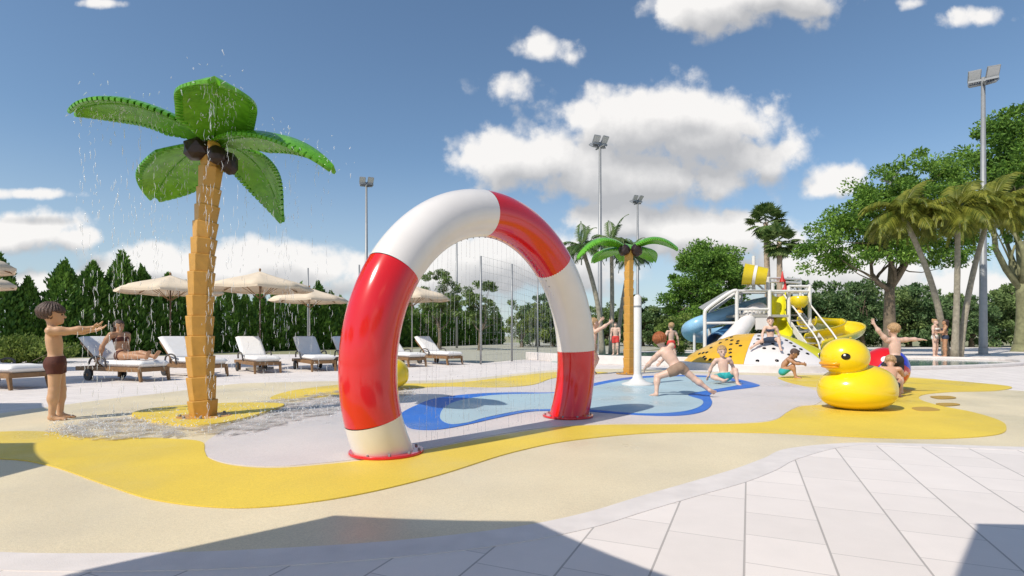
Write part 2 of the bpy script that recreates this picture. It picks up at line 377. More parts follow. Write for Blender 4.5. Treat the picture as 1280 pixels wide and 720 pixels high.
def surface_nets(F, lo, h):
    S = F < 0
    c = [S[i:F.shape[0] - 1 + i, j:F.shape[1] - 1 + j, k:F.shape[2] - 1 + k] for i in (0, 1) for j in (0, 1) for k in (0, 1)]
    al = np.logical_and.reduce(c); an = np.logical_or.reduce(c); act = an & ~al
    idx = np.full(act.shape, -1, dtype=np.int64); ii = np.argwhere(act); idx[act] = np.arange(len(ii))
    acc = np.zeros((len(ii), 3)); cnt = np.zeros(len(ii))
    cor = [(i, j, k) for i in (0, 1) for j in (0, 1) for k in (0, 1)]
    for a in range(8):
        for b in range(a + 1, 8):
            if sum(abs(x - y) for x, y in zip(cor[a], cor[b])) != 1: continue
            pa = ii + cor[a]; pb = ii + cor[b]
            fa = F[tuple(pa.T)]; fb = F[tuple(pb.T)]; m = (fa < 0) != (fb < 0)
            t = np.where(m, fa / np.where(fa - fb == 0, 1, fa - fb), 0)[:, None]
            pt = np.array(cor[a]) + t * (np.array(cor[b]) - np.array(cor[a]))
            acc[m] += pt[m]; cnt[m] += 1
    V = lo + h * (ii + acc / cnt[:, None]); Q = []
    for axis in range(3):
        s0 = [slice(None)] * 3; s1 = [slice(None)] * 3; s0[axis] = slice(0, -1); s1[axis] = slice(1, None)
        A, B = S[tuple(s0)], S[tuple(s1)]; e = np.argwhere(A != B)
        u, w = (axis + 1) % 3, (axis + 2) % 3
        ok = (e[:, u] > 0) & (e[:, w] > 0) & (e[:, u] < S.shape[u] - 1) & (e[:, w] < S.shape[w] - 1); e = e[ok]
        def cell(du, dw):
            q = e.copy(); q[:, u] += du; q[:, w] += dw; return idx[tuple(q.T)]
        q = np.stack([cell(-1, -1), cell(0, -1), cell(0, 0), cell(-1, 0)], 1)
        flip = ~A[tuple(e.T)]; q[flip] = q[flip][:, ::-1]; Q.append(q)
    return V, np.concatenate(Q)

# ------------------------------------------------------------------ people
def nrm(v): v = np.array(v, float); return v / np.linalg.norm(v)
def figure(H, loc, rz, pose, skinm, hairm, label, wear=(), child=True, hair='short', h=.007, eyes=True, z0=None, group=None, slim=1.0):
    q = lambda k, d: np.array(pose.get(k, d), float)
    U = nrm(q('U', (0, 0, 1))); U2 = nrm(q('U2', U)); F = q('F', (0, 1, 0)); F = nrm(F - U * (F @ U)); Rt = np.cross(F, U)
    F2 = nrm(F - U2 * (F @ U2)); R2 = nrm(np.cross(F2, U2))
    hh = H * (.18 if child else .135); s = slim
    TH, SH, UA, FA = ((.225, .215, .155, .135) if child else (.24, .235, .17, .145))
    TH, SH, UA, FA = TH * H, SH * H, UA * H, FA * H
    p0 = np.zeros(3); p1 = p0 + U * .11 * H; p2 = p1 + U2 * .165 * H; nk = p1 + U2 * .20 * H
    Uh = nrm(q('Uh', U2)); Fh = q('Fh', F2); Fh = nrm(Fh - Uh * (Fh @ Uh)); Rh = np.cross(Fh, Uh); MH = np.stack([Rh, Fh, Uh], 1)
    hc = nk + U2 * .02 * H + Uh * (hh * .5)
    MT = np.stack([Rt, F, U], 1); MC = np.stack([R2, F2, U2], 1)
    B = [('ell', p0 + U * .01 * H, (.085 * H * s, .062 * H * s, .065 * H), MT, .03 * H),
         ('ell', p0 - F * .02 * H - U * .02 * H + Rt * .035 * H, (.045 * H * s, .055 * H * s, .055 * H), MT, .03 * H),
         ('ell', p0 - F * .02 * H - U * .02 * H - Rt * .035 * H, (.045 * H * s, .055 * H * s, .055 * H), MT, .03 * H),
         ('ell', p1, (.073 * H * s, .053 * H * s, .085 * H), MT, .04 * H),
         ('ell', p1 + U2 * .09 * H, (.084 * H * s, .058 * H * s, .095 * H), MC, .04 * H),
         ('cap', p2 - R2 * .085 * H, p2 + R2 * .085 * H, .036 * H, .036 * H, .03 * H),
         ('cap', nk - U2 * .035 * H, hc - Uh * hh * .25 - Fh * hh * .05, .034 * H, .029 * H, .02 * H)]
    if not child and hair == 'long':
        for sg in (-1, 1): B.append(('ell', p1 + U2 * .10 * H + R2 * sg * .042 * H + F2 * .045 * H, (.036 * H,) * 3, MC, .015 * H))
    # head with jaw, brow, nose, lips, ears
    a = lambda x, y, z: hc + Rh * x * hh + Fh * y * hh + Uh * z * hh
    B += [('ell', a(0, -.05, .10), (.385 * hh, .45 * hh, .40 * hh), MH, .02 * H), ('ell', a(0, .12, -.18), (.27 * hh, .31 * hh, .30 * hh), MH, .03 * H),
          ('ell', a(0, .30, -.37), (.13 * hh, .13 * hh, .10 * hh), MH, .03 * H), ('cap', a(0, .40, .0), a(0, .49, -.13), .035 * hh, .06 * hh, .02 * hh * 2),
          ('cap', a(-.07, .41, -.26), a(.07, .41, -.26), .04 * hh, .04 * hh, .03 * hh), ('ell', a(-.38, -.02, -.05), (.05 * hh, .09 * hh, .14 * hh), MH, .01 * H), ('ell', a(.38, -.02, -.05), (.05 * hh, .09 * hh, .14 * hh), MH, .01 * H),
          ('cap', a(-.2, .34, .06), a(.2, .34, .06), .06 * hh, .06 * hh, .05 * hh)]
    hands = {}
    for sd, key in ((-1, 'aL'), (1, 'aR')):
        up, lo_, hd, pn = [np.array(v, float) for v in pose[key]]
        S0 = p2 + R2 * sd * .112 * H - U2 * .004 * H; E = S0 + nrm(up) * UA; W = E + nrm(lo_) * FA; D = nrm(hd); Nn = nrm(pn - D * (pn @ D)); SS = np.cross(D, Nn) * sd
        B += [('cap', S0, E, .036 * H * s, .025 * H * s, .02 * H), ('ell', S0 + nrm(up) * UA * .4, (.031 * H * s,) * 3, None, .03 * H),
              ('cap', E, W, .0255 * H * s, .0165 * H, .012 * H), ('ell', E + nrm(lo_) * FA * .3, (.027 * H * s,) * 3, None, .03 * H)]
        pc = W + D * .028 * H; MP = np.stack([SS, D, Nn], 1)
        B.append(('ell', pc, (.024 * H, .033 * H, .012 * H), MP, .012 * H))
        for fi in range(4):
            off = (fi - 1.5) * .0125 * H; ln = (.036, .044, .047, .041)[fi] * H
            b0 = W + D * .046 * H + SS * off; spread = SS * (fi - 1.5) * .10
            d1 = nrm(D + spread + Nn * .12); d2 = nrm(D + spread + Nn * .45)
            m0 = b0 + d1 * ln * .52; e0 = m0 + d2 * ln * .48
            B += [('cap', b0 - D * .01 * H, m0, .0062 * H, .0058 * H, .003 * H), ('cap', m0, e0, .0058 * H, .0048 * H, .002 * H)]
        t0 = W + D * .014 * H + SS * .016 * H; t1 = t0 + nrm(D * .6 + SS + Nn * .3) * .028 * H; t2 = t1 + nrm(D + SS * .45 + Nn * .2) * .022 * H
        B += [('cap', t0, t1, .0085 * H, .0068 * H, .006 * H), ('cap', t1, t2, .0068 * H, .0054 * H, .002 * H)]
    thighs = []
    for sd, key in ((-1, 'lL'), (1, 'lR')):
        up, lo_, fd = [np.array(v, float) for v in pose[key]]
        J = p0 + Rt * sd * .048 * H - U * .02 * H; K = J + nrm(up) * TH; A = K + nrm(lo_) * SH; D = nrm(fd); thighs.append((J, K))
        B += [('cap', J, K, .055 * H * s, .038 * H * s, .03 * H), ('cap', K, A, .0372 * H * s, .0235 * H, .02 * H)]
        cb = np.cross(nrm(lo_), Rt); cb = cb if cb @ nrm(up) < 0 or abs(cb @ nrm(up)) < .2 else -cb
        B.append(('ell', K + nrm(lo_) * SH * .3 - np.cross(Rt, nrm(lo_)) * 0 + cb * .005 * H, (.034 * H * s,) * 3, None, .04 * H))
        sl = nrm(lo_); dn = nrm(sl - D * (sl @ D)) if abs(sl @ D) < .95 else -U; FS = np.cross(D, dn); MF = np.stack([FS, D, -dn], 1)
        B += [('ell', A + D * .012 * H + dn * .018 * H, (.024 * H, .042 * H, .024 * H), MF, .02 * H), ('ell', A + D * .062 * H + dn * .026 * H, (.029 * H, .042 * H, .0155 * H), MF, .02 * H)]
        for ti in range(5):
            B.append(('cap', A + D * .085 * H + FS * (ti - 2) * .0115 * H + dn * .030 * H, A + D * (.107 - .004 * abs(ti - 2)) * H + FS * (ti - 2) * .0115 * H + dn * .031 * H, .0075 * H, .0068 * H, .004 * H))
    V, Q = sdf_mesh(B, h)
    zmin = V[:, 2].min(); dz = -zmin if z0 is None else z0
    sh = np.array((0, 0, dz))
    body = npmesh('person', V + sh, Q, skinm, smooth=True)
    body.location = loc; body.rotation_euler = (0, 0, rz); tag(body, label, 'person', group)
    # hair
    if hair:
        inf = .035 if hair != 'bowl' else .075
        hp = [('ell', a(0, -.06, .12), ((.385 + inf) * hh, (.46 + inf) * hh, (.41 + inf) * hh), MH, .01)]
        if hair == 'bowl': hp.append(('ell', a(0, -.08, .10), (.47 * hh, .53 * hh, .36 * hh), MH, .03))
        if hair == 'long': hp += [('cap', a(0, -.33, .05), a(0, -.36, -.75), .27 * hh, .18 * hh, .04), ('cap', a(-.3, -.12, .0), a(-.28, -.2, -.6), .14 * hh, .09 * hh, .03), ('cap', a(.3, -.12, .0), a(.28, -.2, -.6), .14 * hh, .09 * hh, .03)]
        if hair == 'bun': hp.append(('ell', a(0, -.42, .42), (.2 * hh,) * 3, MH, .03))
        fl = {'bowl': .08, 'short': .20, 'long': .22, 'bun': .25}[hair]
        def cut(Fv, P):
            L = (P - hc) @ MH / hh; x, y, z = L[..., 0], L[..., 1], L[..., 2]
            th = np.arctan2(x, y); st = .02 * np.sin(th * 23 + 5 * z) + .013 * np.sin(th * 51 - 9 * z + 1.3) + .01 * np.sin(17 * z + 7 * x)
            Fv = Fv + st * hh * .6
            face = np.minimum(y - .06 + .25 * np.maximum(z - fl + .3, 0) * 0, fl + .05 * np.sin(x * 19) - z)
            Fv = np.maximum(Fv, face * hh)
            if hair != 'long': Fv = np.maximum(Fv, (-.24 + .02 * np.sin(th * 15) - z) * hh)
            return Fv
        Vh, Qh = sdf_mesh(hp, h * .8, cut); npmesh('hair', Vh + sh, Qh, hairm, body, True)
    if eyes:
        for sg in (-1, 1):
            br = MB(); br.tube([a(sg * .08, .415, .085) + sh, a(sg * .16, .41, .105) + sh, a(sg * .24, .36, .08) + sh], [.014 * hh, .018 * hh, .010 * hh], 6); br.build('eyebrow', hairm, body, True)
            m = MB(); c = a(sg * .155, .385, -.015) + sh; m.ball(c, .048 * hh, 10); m.build('eye', M_['eye_brown'], body, True)
    if eyes:
        m = MB(); m.tube([a(-.085, .425, -.262) + sh, a(0, .447, -.256) + sh, a(.085, .425, -.262) + sh], [.012 * hh, .026 * hh, .012 * hh], 8); m.build('mouth', M_['lip'], body, True)
    for kind, mt in wear:
        if kind in ('trunks', 'shorts', 'brief'):
            ln = {'trunks': .36, 'shorts': .62, 'brief': .14}[kind]; w = .008 * H if kind != 'brief' else .005 * H
            wp = [('ell', p0 + U * .012 * H, (.087 * H * s + w, .064 * H * s + w, .068 * H + w), MT, .03 * H)]
            for sg in (-1, 1): wp.append(('ell', p0 - F * .02 * H - U * .02 * H + Rt * sg * .035 * H, (.045 * H * s + w, .055 * H * s + w, .055 * H + w), MT, .03 * H))
            for J, K in thighs:
                e = J + (K - J) * ln; r1 = (.057 + (.036 - .057) * ln) * H * s + w * (1.6 if kind == 'shorts' else 1.0)
                wp.append(('cap', J, e, .057 * H * s + w * 1.2, r1, .02 * H))
            def cut2(Fv, P):
                Fv = np.maximum(Fv, (P - p0) @ U - .052 * H)
                for J, K in thighs:
                    dK = nrm(K - J); t = (P - J) @ dK; near = np.linalg.norm((P - J) - t[..., None] * dK, axis=-1) < .10 * H
                    Fv = np.where(near & (t > ln * TH * .6), np.maximum(Fv, t - ln * TH), Fv)
                return Fv
            Vw, Qw = sdf_mesh(wp, h * .9, cut2); npmesh({'trunks': 'swim_trunks', 'shorts': 'swim_shorts', 'brief': 'bikini_bottom'}[kind], Vw + sh, Qw, mt, body, True)
        if kind == 'top':
            w = .005 * H; wp = [('ell', p1 + U2 * .09 * H, (.084 * H * s + w, .058 * H * s + w, .095 * H + w), MC, .03 * H)]
            for sg in (-1, 1): wp.append(('ell', p1 + U2 * .10 * H + R2 * sg * .042 * H + F2 * .045 * H, (.036 * H + w,) * 3, MC, .01 * H))
            Vw, Qw = sdf_mesh(wp, h * .9, lambda Fv, P: np.maximum(Fv, np.abs((P - p1) @ U2 - .095 * H) - .03 * H)); npmesh('bikini_top', Vw + sh, Qw, mt, body, True)
    return body

# ------------------------------------------------------------------ world, sun, camera
def build_world():
    w = bpy.data.worlds.new('World'); SC.world = w; w.use_nodes = True
    nt = w.node_tree; N = nt.nodes; L = nt.links
    bg = N['Background']; sky = N.new('ShaderNodeTexSky'); sky.sky_type = 'NISHITA'; sky.sun_disc = False
    sky.sun_elevation = SUN_EL; sky.sun_rotation = math.atan2(-math.cos(SUN_AZ), -math.sin(SUN_AZ)); sky.air_density = 1.0; sky.dust_density = .6; sky.ozone_density = 1.6
    tc = N.new('ShaderNodeTexCoord')
    # cloud field as a node group over (u, v) = direction / |y|
    G = bpy.data.node_groups.new('cloud_field', 'ShaderNodeTree')
    G.interface.new_socket('uv', in_out='INPUT', socket_type='NodeSocketVector'); G.interface.new_socket('field', in_out='OUTPUT', socket_type='NodeSocketFloat'); G.interface.new_socket('smooth', in_out='OUTPUT', socket_type='NodeSocketFloat')
    gi = G.nodes.new('NodeGroupInput'); go = G.nodes.new('NodeGroupOutput')
    blobs = [(700, 200, 125, 38, 1), (795, 160, 120, 52, 1), (880, 170, 95, 52, 1), (940, 195, 62, 24, 1), (640, 200, 70, 26, 1), (800, 215, 160, 40, 1), (735, 222, 80, 30, 1), (735, 150, 34, 18, .8), (850, 132, 40, 18, .8),
             (850, 290, 85, 32, 1), (770, 275, 65, 26, 1), (905, 300, 60, 30, .9), (660, 325, 130, 42, 1), (585, 320, 60, 35, .9), (540, 345, 90, 30, .8),
             (1060, 350, 140, 52, .75), (960, 340, 80, 40, .75), (1200, 370, 140, 40, .75), (1036, 226, 36, 19, 1), (1020, 236, 22, 14, .8),
             (885, 4, 66, 36, 1), (960, -14, 95, 28, 1), (1015, 12, 34, 26, .6), (684, 60, 40, 23, .50), (640, 104, 42, 25, .44), (1215, 20, 45, 14, .35), (1145, 3, 26, 10, .4),
             (46, 286, 60, 24, 1), (0, 296, 44, 22, 1), (92, 297, 34, 13, .95), (40, 242, 56, 8, .62), (125, 4, 34, 9, .7), (20, 352, 110, 14, .6),
             (250, 330, 130, 26, .95), (340, 318, 60, 24, 1), (410, 338, 80, 24, .9), (185, 318, 48, 13, .9), (300, 345, 190, 22, .9), (120, 365, 160, 22, .7), (470, 355, 90, 28, .8)]
    last = None
    for px, py, rx, ry, amp in blobs:            # one ellipse each: (uv - c) * scale, its length, the smallest of all
        d_ = G.nodes.new('ShaderNodeVectorMath'); d_.operation = 'MULTIPLY_ADD'; G.links.new(gi.outputs[0], d_.inputs[0]); rx *= 1.13; ry *= 1.12; d_.inputs[1].default_value = (FPX / rx, FPX / ry, 0)
        d_.inputs[2].default_value = (-(px - CX) / rx, -(HY - py) / ry, (1 - amp) * 1.2)
        l_ = G.nodes.new('ShaderNodeVectorMath'); l_.operation = 'LENGTH'; G.links.new(d_.outputs[0], l_.inputs[0])
        if last is None: last = l_.outputs['Value']
        else:
            x = G.nodes.new('ShaderNodeMath'); x.operation = 'SMOOTH_MIN'; x.inputs[2].default_value = .35
            G.links.new(last, x.inputs[0]); G.links.new(l_.outputs['Value'], x.inputs[1]); last = x.outputs[0]
    nz = G.nodes.new('ShaderNodeTexNoise'); nz.noise_dimensions = '2D'; nz.inputs['Scale'].default_value = 7.5; nz.inputs['Detail'].default_value = 8; nz.inputs['Roughness'].default_value = .62
    G.links.new(gi.outputs[0], nz.inputs['Vector'])
    wp = G.nodes.new('ShaderNodeVectorMath'); wp.operation = 'MULTIPLY_ADD'; G.links.new(nz.outputs['Color'], wp.inputs[0]); wp.inputs[1].default_value = (.05, .05, 0); G.links.new(gi.outputs[0], wp.inputs[2])
    vo = G.nodes.new('ShaderNodeTexVoronoi'); vo.voronoi_dimensions = '2D'; vo.feature = 'F1'; vo.inputs['Scale'].default_value = 17; vo.inputs['Detail'].default_value = 1.5
    G.links.new(wp.outputs[0], vo.inputs['Vector'])
    def gm(op, a, b=None, c=None):
        n = G.nodes.new('ShaderNodeMath'); n.operation = op
        for i, x in enumerate((a, b, c)):
            if x is None: continue
            if isinstance(x, (int, float)): n.inputs[i].default_value = x
            else: G.links.new(x, n.inputs[i])
        return n.outputs[0]
    t = gm('MULTIPLY_ADD', gm('SUBTRACT', nz.outputs['Fac'], .5), 1.45, gm('SUBTRACT', 1.08, last))
    t = gm('MULTIPLY_ADD', gm('SUBTRACT', .40, vo.outputs['Distance']), .42, t)
    G.links.new(t, go.inputs[0]); G.links.new(gm('MULTIPLY_ADD', gm('SUBTRACT', nz.outputs['Fac'], .5), .55, gm('SUBTRACT', 1.1, last)), go.inputs[1])
    def M(op, *ins):
        n = N.new('ShaderNodeMath'); n.operation = op
        for i, x in enumerate(ins):
            if isinstance(x, (int, float)): n.inputs[i].default_value = x
            else: L.new(x, n.inputs[i])
        return n.outputs[0]
    sp = N.new('ShaderNodeSeparateXYZ'); L.new(tc.outputs['Generated'], sp.inputs[0])
    ay = M('MAXIMUM', M('ABSOLUTE', sp.outputs[1]), .08)
    cv = N.new('ShaderNodeCombineXYZ'); L.new(M('DIVIDE', sp.outputs[0], ay), cv.inputs[0]); L.new(M('DIVIDE', sp.outputs[2], ay), cv.inputs[1])
    def field(off):
        a = N.new('ShaderNodeVectorMath'); a.operation = 'ADD'; L.new(cv.outputs[0], a.inputs[0]); a.inputs[1].default_value = off
        q = N.new('ShaderNodeGroup'); q.node_tree = G; L.new(a.outputs[0], q.inputs[0]); return q.outputs
    f0 = field((0, 0, 0))[0]; q1 = field((-.022, .05, 0)); f1 = q1[0]; f2 = q1[1]
    def mr(x, a, b, c, d, smooth=True):
        n = N.new('ShaderNodeMapRange'); n.interpolation_type = 'SMOOTHSTEP' if smooth else 'LINEAR'
        L.new(x, n.inputs['Value'])
        for k, v in zip(('From Min', 'From Max', 'To Min', 'To Max'), (a, b, c, d)): n.inputs[k].default_value = v
        return n.outputs[0]
    cover = mr(f0, -.20, .34, 0, .97)
    relief = M('SUBTRACT', f0, f1)                      # thinner towards the sun = lit side
    shade = M('ADD', mr(f2, -.1, .85, 1.0, .12), M('MULTIPLY', relief, .46))
    sh = N.new('ShaderNodeClamp'); L.new(shade, sh.inputs[0])
    cr = N.new('ShaderNodeMix'); cr.data_type = 'RGBA'; L.new(sh.outputs[0], cr.inputs['Factor']); cr.inputs['A'].default_value = CLOUD_DARK; cr.inputs['B'].default_value = CLOUD_LIGHT
    # a little pale haze low in the sky
    hz = mr(sp.outputs[2], 0, .32, .55, 0)
    sk2 = N.new('ShaderNodeMix'); sk2.data_type = 'RGBA'; L.new(hz, sk2.inputs['Factor'])
    skg = N.new('ShaderNodeMix'); skg.data_type = 'RGBA'; skg.blend_type = 'MULTIPLY'; skg.inputs['Factor'].default_value = 1; L.new(sky.outputs[0], skg.inputs['A']); skg.inputs['B'].default_value = SKY_TINT
    L.new(skg.outputs['Result'], sk2.inputs['A']); sk2.inputs['B'].default_value = HAZE_COL
    mx = N.new('ShaderNodeMix'); mx.data_type = 'RGBA'; L.new(cover, mx.inputs['Factor']); L.new(sk2.outputs['Result'], mx.inputs['A']); L.new(cr.outputs['Result'], mx.inputs['B'])
    L.new(mx.outputs['Result'], bg.inputs['Color']); bg.inputs['Strength'].default_value = .1
    w.cycles.sampling_method = 'MANUAL'; w.cycles.sample_map_resolution = 512
SKY_TINT = (1.06, 1.17, 1.20, 1); CLOUD_DARK = (4.8, 4.85, 5.0, 1); CLOUD_LIGHT = (8.9, 8.7, 8.5, 1); HAZE_COL = (5.0, 5.7, 6.5, 1)
build_world()
sl = bpy.data.lights.new('sun', 'SUN'); sl.energy = 3.8; sl.angle = R(.5); sl.color = (1, .925, .81)
so = bpy.data.objects.new('sun', sl); COL.objects.link(so)
dv = Vector((math.cos(SUN_AZ) * math.cos(SUN_EL), math.sin(SUN_AZ) * math.cos(SUN_EL), -math.sin(SUN_EL)))
so.rotation_euler = dv.to_track_quat('-Z', 'Y').to_euler(); so.location = (-20, -15, 30)
cam = bpy.data.cameras.new('camera'); co = bpy.data.objects.new('camera', cam); COL.objects.link(co); SC.camera = co
co.location = (0, 0, EYE); co.rotation_euler = (R(90), 0, 0); cam.sensor_width = 36; cam.lens = 36 * FPX / 1280; cam.shift_y = 60 / 1280; cam.clip_end = 3000; cam.clip_start = .02
SC.view_settings.view_transform = 'Standard'; SC.view_settings.look = 'None'; SC.view_settings.exposure = 0.12; SC.view_settings.gamma = 1
SC.cycles.max_bounces = 8; SC.cycles.transparent_max_bounces = 24; SC.cycles.use_denoising = True; SC.cycles.caustics_reflective = False; SC.cycles.caustics_refractive = False

# ------------------------------------------------------------------ the ground
def struct(o): return tag(o, kind='structure')
big = [Vector((-900, -300, 0)), Vector((900, -300, 0)), Vector((900, 1200, 0)), Vector((-900, 1200, 0))]
struct(sheet('ground', big, -.06, M_['grass']))
deck = [Vector((-60, -40, 0)), Vector((60, -40, 0)), Vector((60, 46, 0))] + [g(x, y) for x, y in ((1280, 434), (1100, 434), (1000, 435), (830, 438), (760, 441), (700, 447), (640, 450.5), (600, 454.5), (575, 453), (540, 451), (470, 446), (400, 443), (300, 443), (200, 445), (60, 449), (-60, 450), (-300, 450))] + [Vector((-60, 20, 0))]
struct(sheet('pavement', deck, 0, M_['pavers']))
fieldp = [g(x, y, -.05) for x, y in ((560, 456), (720, 452), (850, 432), (850, 427), (620, 428.5), (520, 436), (440, 443), (500, 452))]
struct(sheet('sports_field', fieldp, -.05, M_['field']))
# concrete band and poured rubber pad
edge_low = [(-330, 640), (-150, 676), (0, 691), (200, 691.5), (350, 686), (500, 676), (640, 660), (730, 642), (800, 621), (870, 601), (920, 586), (955, 573), (985, 561), (1060, 554), (1150, 555), (1280, 559), (1420, 560)]
edge_up = [(1420, 487), (1280, 489), (1200, 478), (1140, 471), (1080, 468), (1000, 466.5), (900, 465.5), (800, 461.5), (740, 461.5), (690, 463), (640, 468), (580, 474), (520, 476), (430, 476.5), (350, 478), (289, 480.6), (200, 492), (144, 498), (60, 509), (0, 517), (-120, 533), (-300, 565)]
pad = catmull([g(x, y) for x, y in edge_low], 8, False) + catmull([g(x, y) for x, y in edge_up], 8, False)
def offset_low(px, py): 
    p = g(px, py); return p
band_low = [(-330, 660), (-150, 699), (0, 713), (200, 714), (350, 708), (500, 697), (640, 680), (740, 660), (812, 638), (880, 618), (932, 603), (970, 588), (1000, 573), (1062, 558), (1150, 558.5), (1280, 563), (1420, 565)]
struct(sheet('kerb_strip', catmull([g(x, y) for x, y in band_low], 8, False) + catmull([g(x, y) for x, y in reversed(edge_low)], 8, False), .004, M_['concrete_edge']))
struct(sheet('splash_pad', pad, .004, M_['cream']))
lil = [(255, 562), (262, 573), (290, 581), (340, 584), (400, 580), (470, 572), (540, 560), (610, 546), (690, 534), (760, 530.5), (850, 530), (930, 529), (968, 525), (985, 515), (1000, 508), (1020, 506), (1030, 495), (1010, 485), (985, 478), (975, 473), (960, 470), (900, 468), (830, 466), (760, 466), (715, 471), (690, 474), (665, 482), (620, 485), (560, 484), (520, 487), (470, 492), (400, 499), (345, 510), (300, 525), (272, 543), (258, 553)]
struct(sheet('lilac_island', outline(lil), .008, M_['lilac']))
yel = [(-120, 549), (0, 541), (60, 541), (130, 546), (200, 549), (250, 553), (256, 566), (262, 575), (290, 583.5), (340, 587), (400, 583), (470, 575), (540, 562.5), (610, 548.5), (690, 536), (760, 532.3), (850, 531.8), (930, 530.8), (968, 526.5), (985, 516), (1000, 509.5), (1020, 507.5), (1075, 505), (1105, 500), (1090, 490), (1040, 486), (1000, 482), (978, 476), (975, 472), (1010, 469.5), (1080, 470.5), (1150, 473.5), (1220, 479), (1264, 484), (1245, 489), (1190, 490.5), (1155, 494), (1150, 500), (1175, 508), (1215, 516), (1248, 526), (1258, 535), (1248, 544), (1190, 549), (1100, 548.5), (950, 542), (830, 541.5), (720, 551), (640, 567), (550, 595), (450, 619.5), (350, 634), (270, 636), (190, 626), (130, 607), (60, 583), (0, 575), (-120, 577)]
struct(sheet('yellow_band', outline(yel, 6), .012, M_['yellow']))
struct(sheet('yellow_patch', outline([(165, 521), (200, 531), (255, 534), (300, 527), (345, 513), (352, 507), (300, 506), (230, 509), (185, 514)]), .0325, M_['yellow'], .03))
struct(sheet('yellow_stripe', outline([(338, 499), (365, 489), (420, 482), (470, 479), (520, 480), (580, 478), (640, 471), (690, 466), (740, 465), (760, 467), (715, 470.5), (690, 473.5), (665, 481.5), (620, 484.5), (560, 483.5), (510, 486), (450, 492), (390, 498)]), .012, M_['yellow']))
blue1 = [(502, 523), (503, 517), (520, 508), (545, 499), (590, 493.5), (640, 491.5), (692, 491.5), (730, 487), (742, 480), (790, 472), (850, 469.5), (905, 472), (945, 480.5), (944, 484.5), (905, 489.5), (888, 494), (890, 505), (880, 515), (850, 520.5), (800, 520), (735, 515.5), (690, 514.5), (660, 516), (620, 524), (580, 533), (545, 538.5), (515, 537), (505, 530)]
struct(sheet('blue_lagoon', outline(blue1), .016, M_['blue']))
pale1 = [(550, 521), (556, 511), (575, 502), (620, 495), (692, 492.8), (728, 490), (742, 484), (790, 475), (850, 471.5), (895, 474), (925, 479.5), (920, 483), (890, 488.5), (860, 494.5), (878, 502), (874, 510), (850, 516.5), (800, 518.2), (735, 513.5), (690, 513), (655, 514.5), (610, 523), (585, 530), (565, 532), (553, 528)]
struct(sheet('pale_lagoon', outline(pale1), .020, M_['paleblue']))
for px in ([(1163, 496.5), (1185, 496), (1195, 498.5), (1175, 499.5)], [(1170, 505.5), (1190, 505), (1200, 507), (1180, 508.5)], [(1140, 511), (1160, 510), (1175, 514), (1150, 515)]):
    struct(sheet('ochre_mark', outline(px), .0165, M_['brownspot']))
# the shallow pool behind, its kerbs
pool = outline([(1000, 457.5), (1080, 460.5), (1150, 460), (1230, 457.5), (1270, 455), (1250, 452), (1180, 449.5), (1100, 448), (1010, 448)])
struct(sheet('pool_water', pool, .006, M_['poolwater']))
pool2 = outline([(690, 453), (760, 455), (850, 456), (900, 452), (900, 443), (820, 440.5), (760, 442), (715, 446)])
struct(sheet('pool_water', pool2, .006, M_['poolwater']))
def wall_along(name, px, h, w, m, label):
    pts = catmull([g(x, y) for x, y in px], 6, False); b = MB()
    L_, R_ = [], []
    for i, p in enumerate(pts):
        t = (pts[min(i + 1, len(pts) - 1)] - pts[max(i - 1, 0)]).normalized(); n = Vector((-t.y, t.x, 0)) * w / 2; L_.append(p + n); R_.append(p - n)
    k = len(pts); vs = []
    for i in range(k): vs += [L_[i], R_[i], R_[i] + Vector((0, 0, h)), L_[i] + Vector((0, 0, h))]
    fs = [(i * 4 + j, i * 4 + (j + 1) % 4, i * 4 + 4 + (j + 1) % 4, i * 4 + 4 + j) for i in range(k - 1) for j in range(4)] + [(0, 1, 2, 3), (k * 4 - 1, k * 4 - 2, k * 4 - 3, k * 4 - 4)]
    b.add(vs, fs); o = b.build(name, m, bevel=.015); tag(o, label, 'wall'); return o
wall_along('pool_wall', [(660, 449), (705, 452.5), (760, 455.5), (830, 457.5), (862, 458.5)], .30, .22, M_['concrete_edge'], 'low pale pool wall behind the white spray post')
wall_along('pool_kerb', [(1000, 459.2), (1080, 462), (1150, 461.6), (1235, 459), (1282, 455.5), (1262, 451.2), (1185, 448.6), (1100, 447.2)], .09, .30, M_['concrete_edge'], 'pale low kerb curving round the shallow pool at the right')

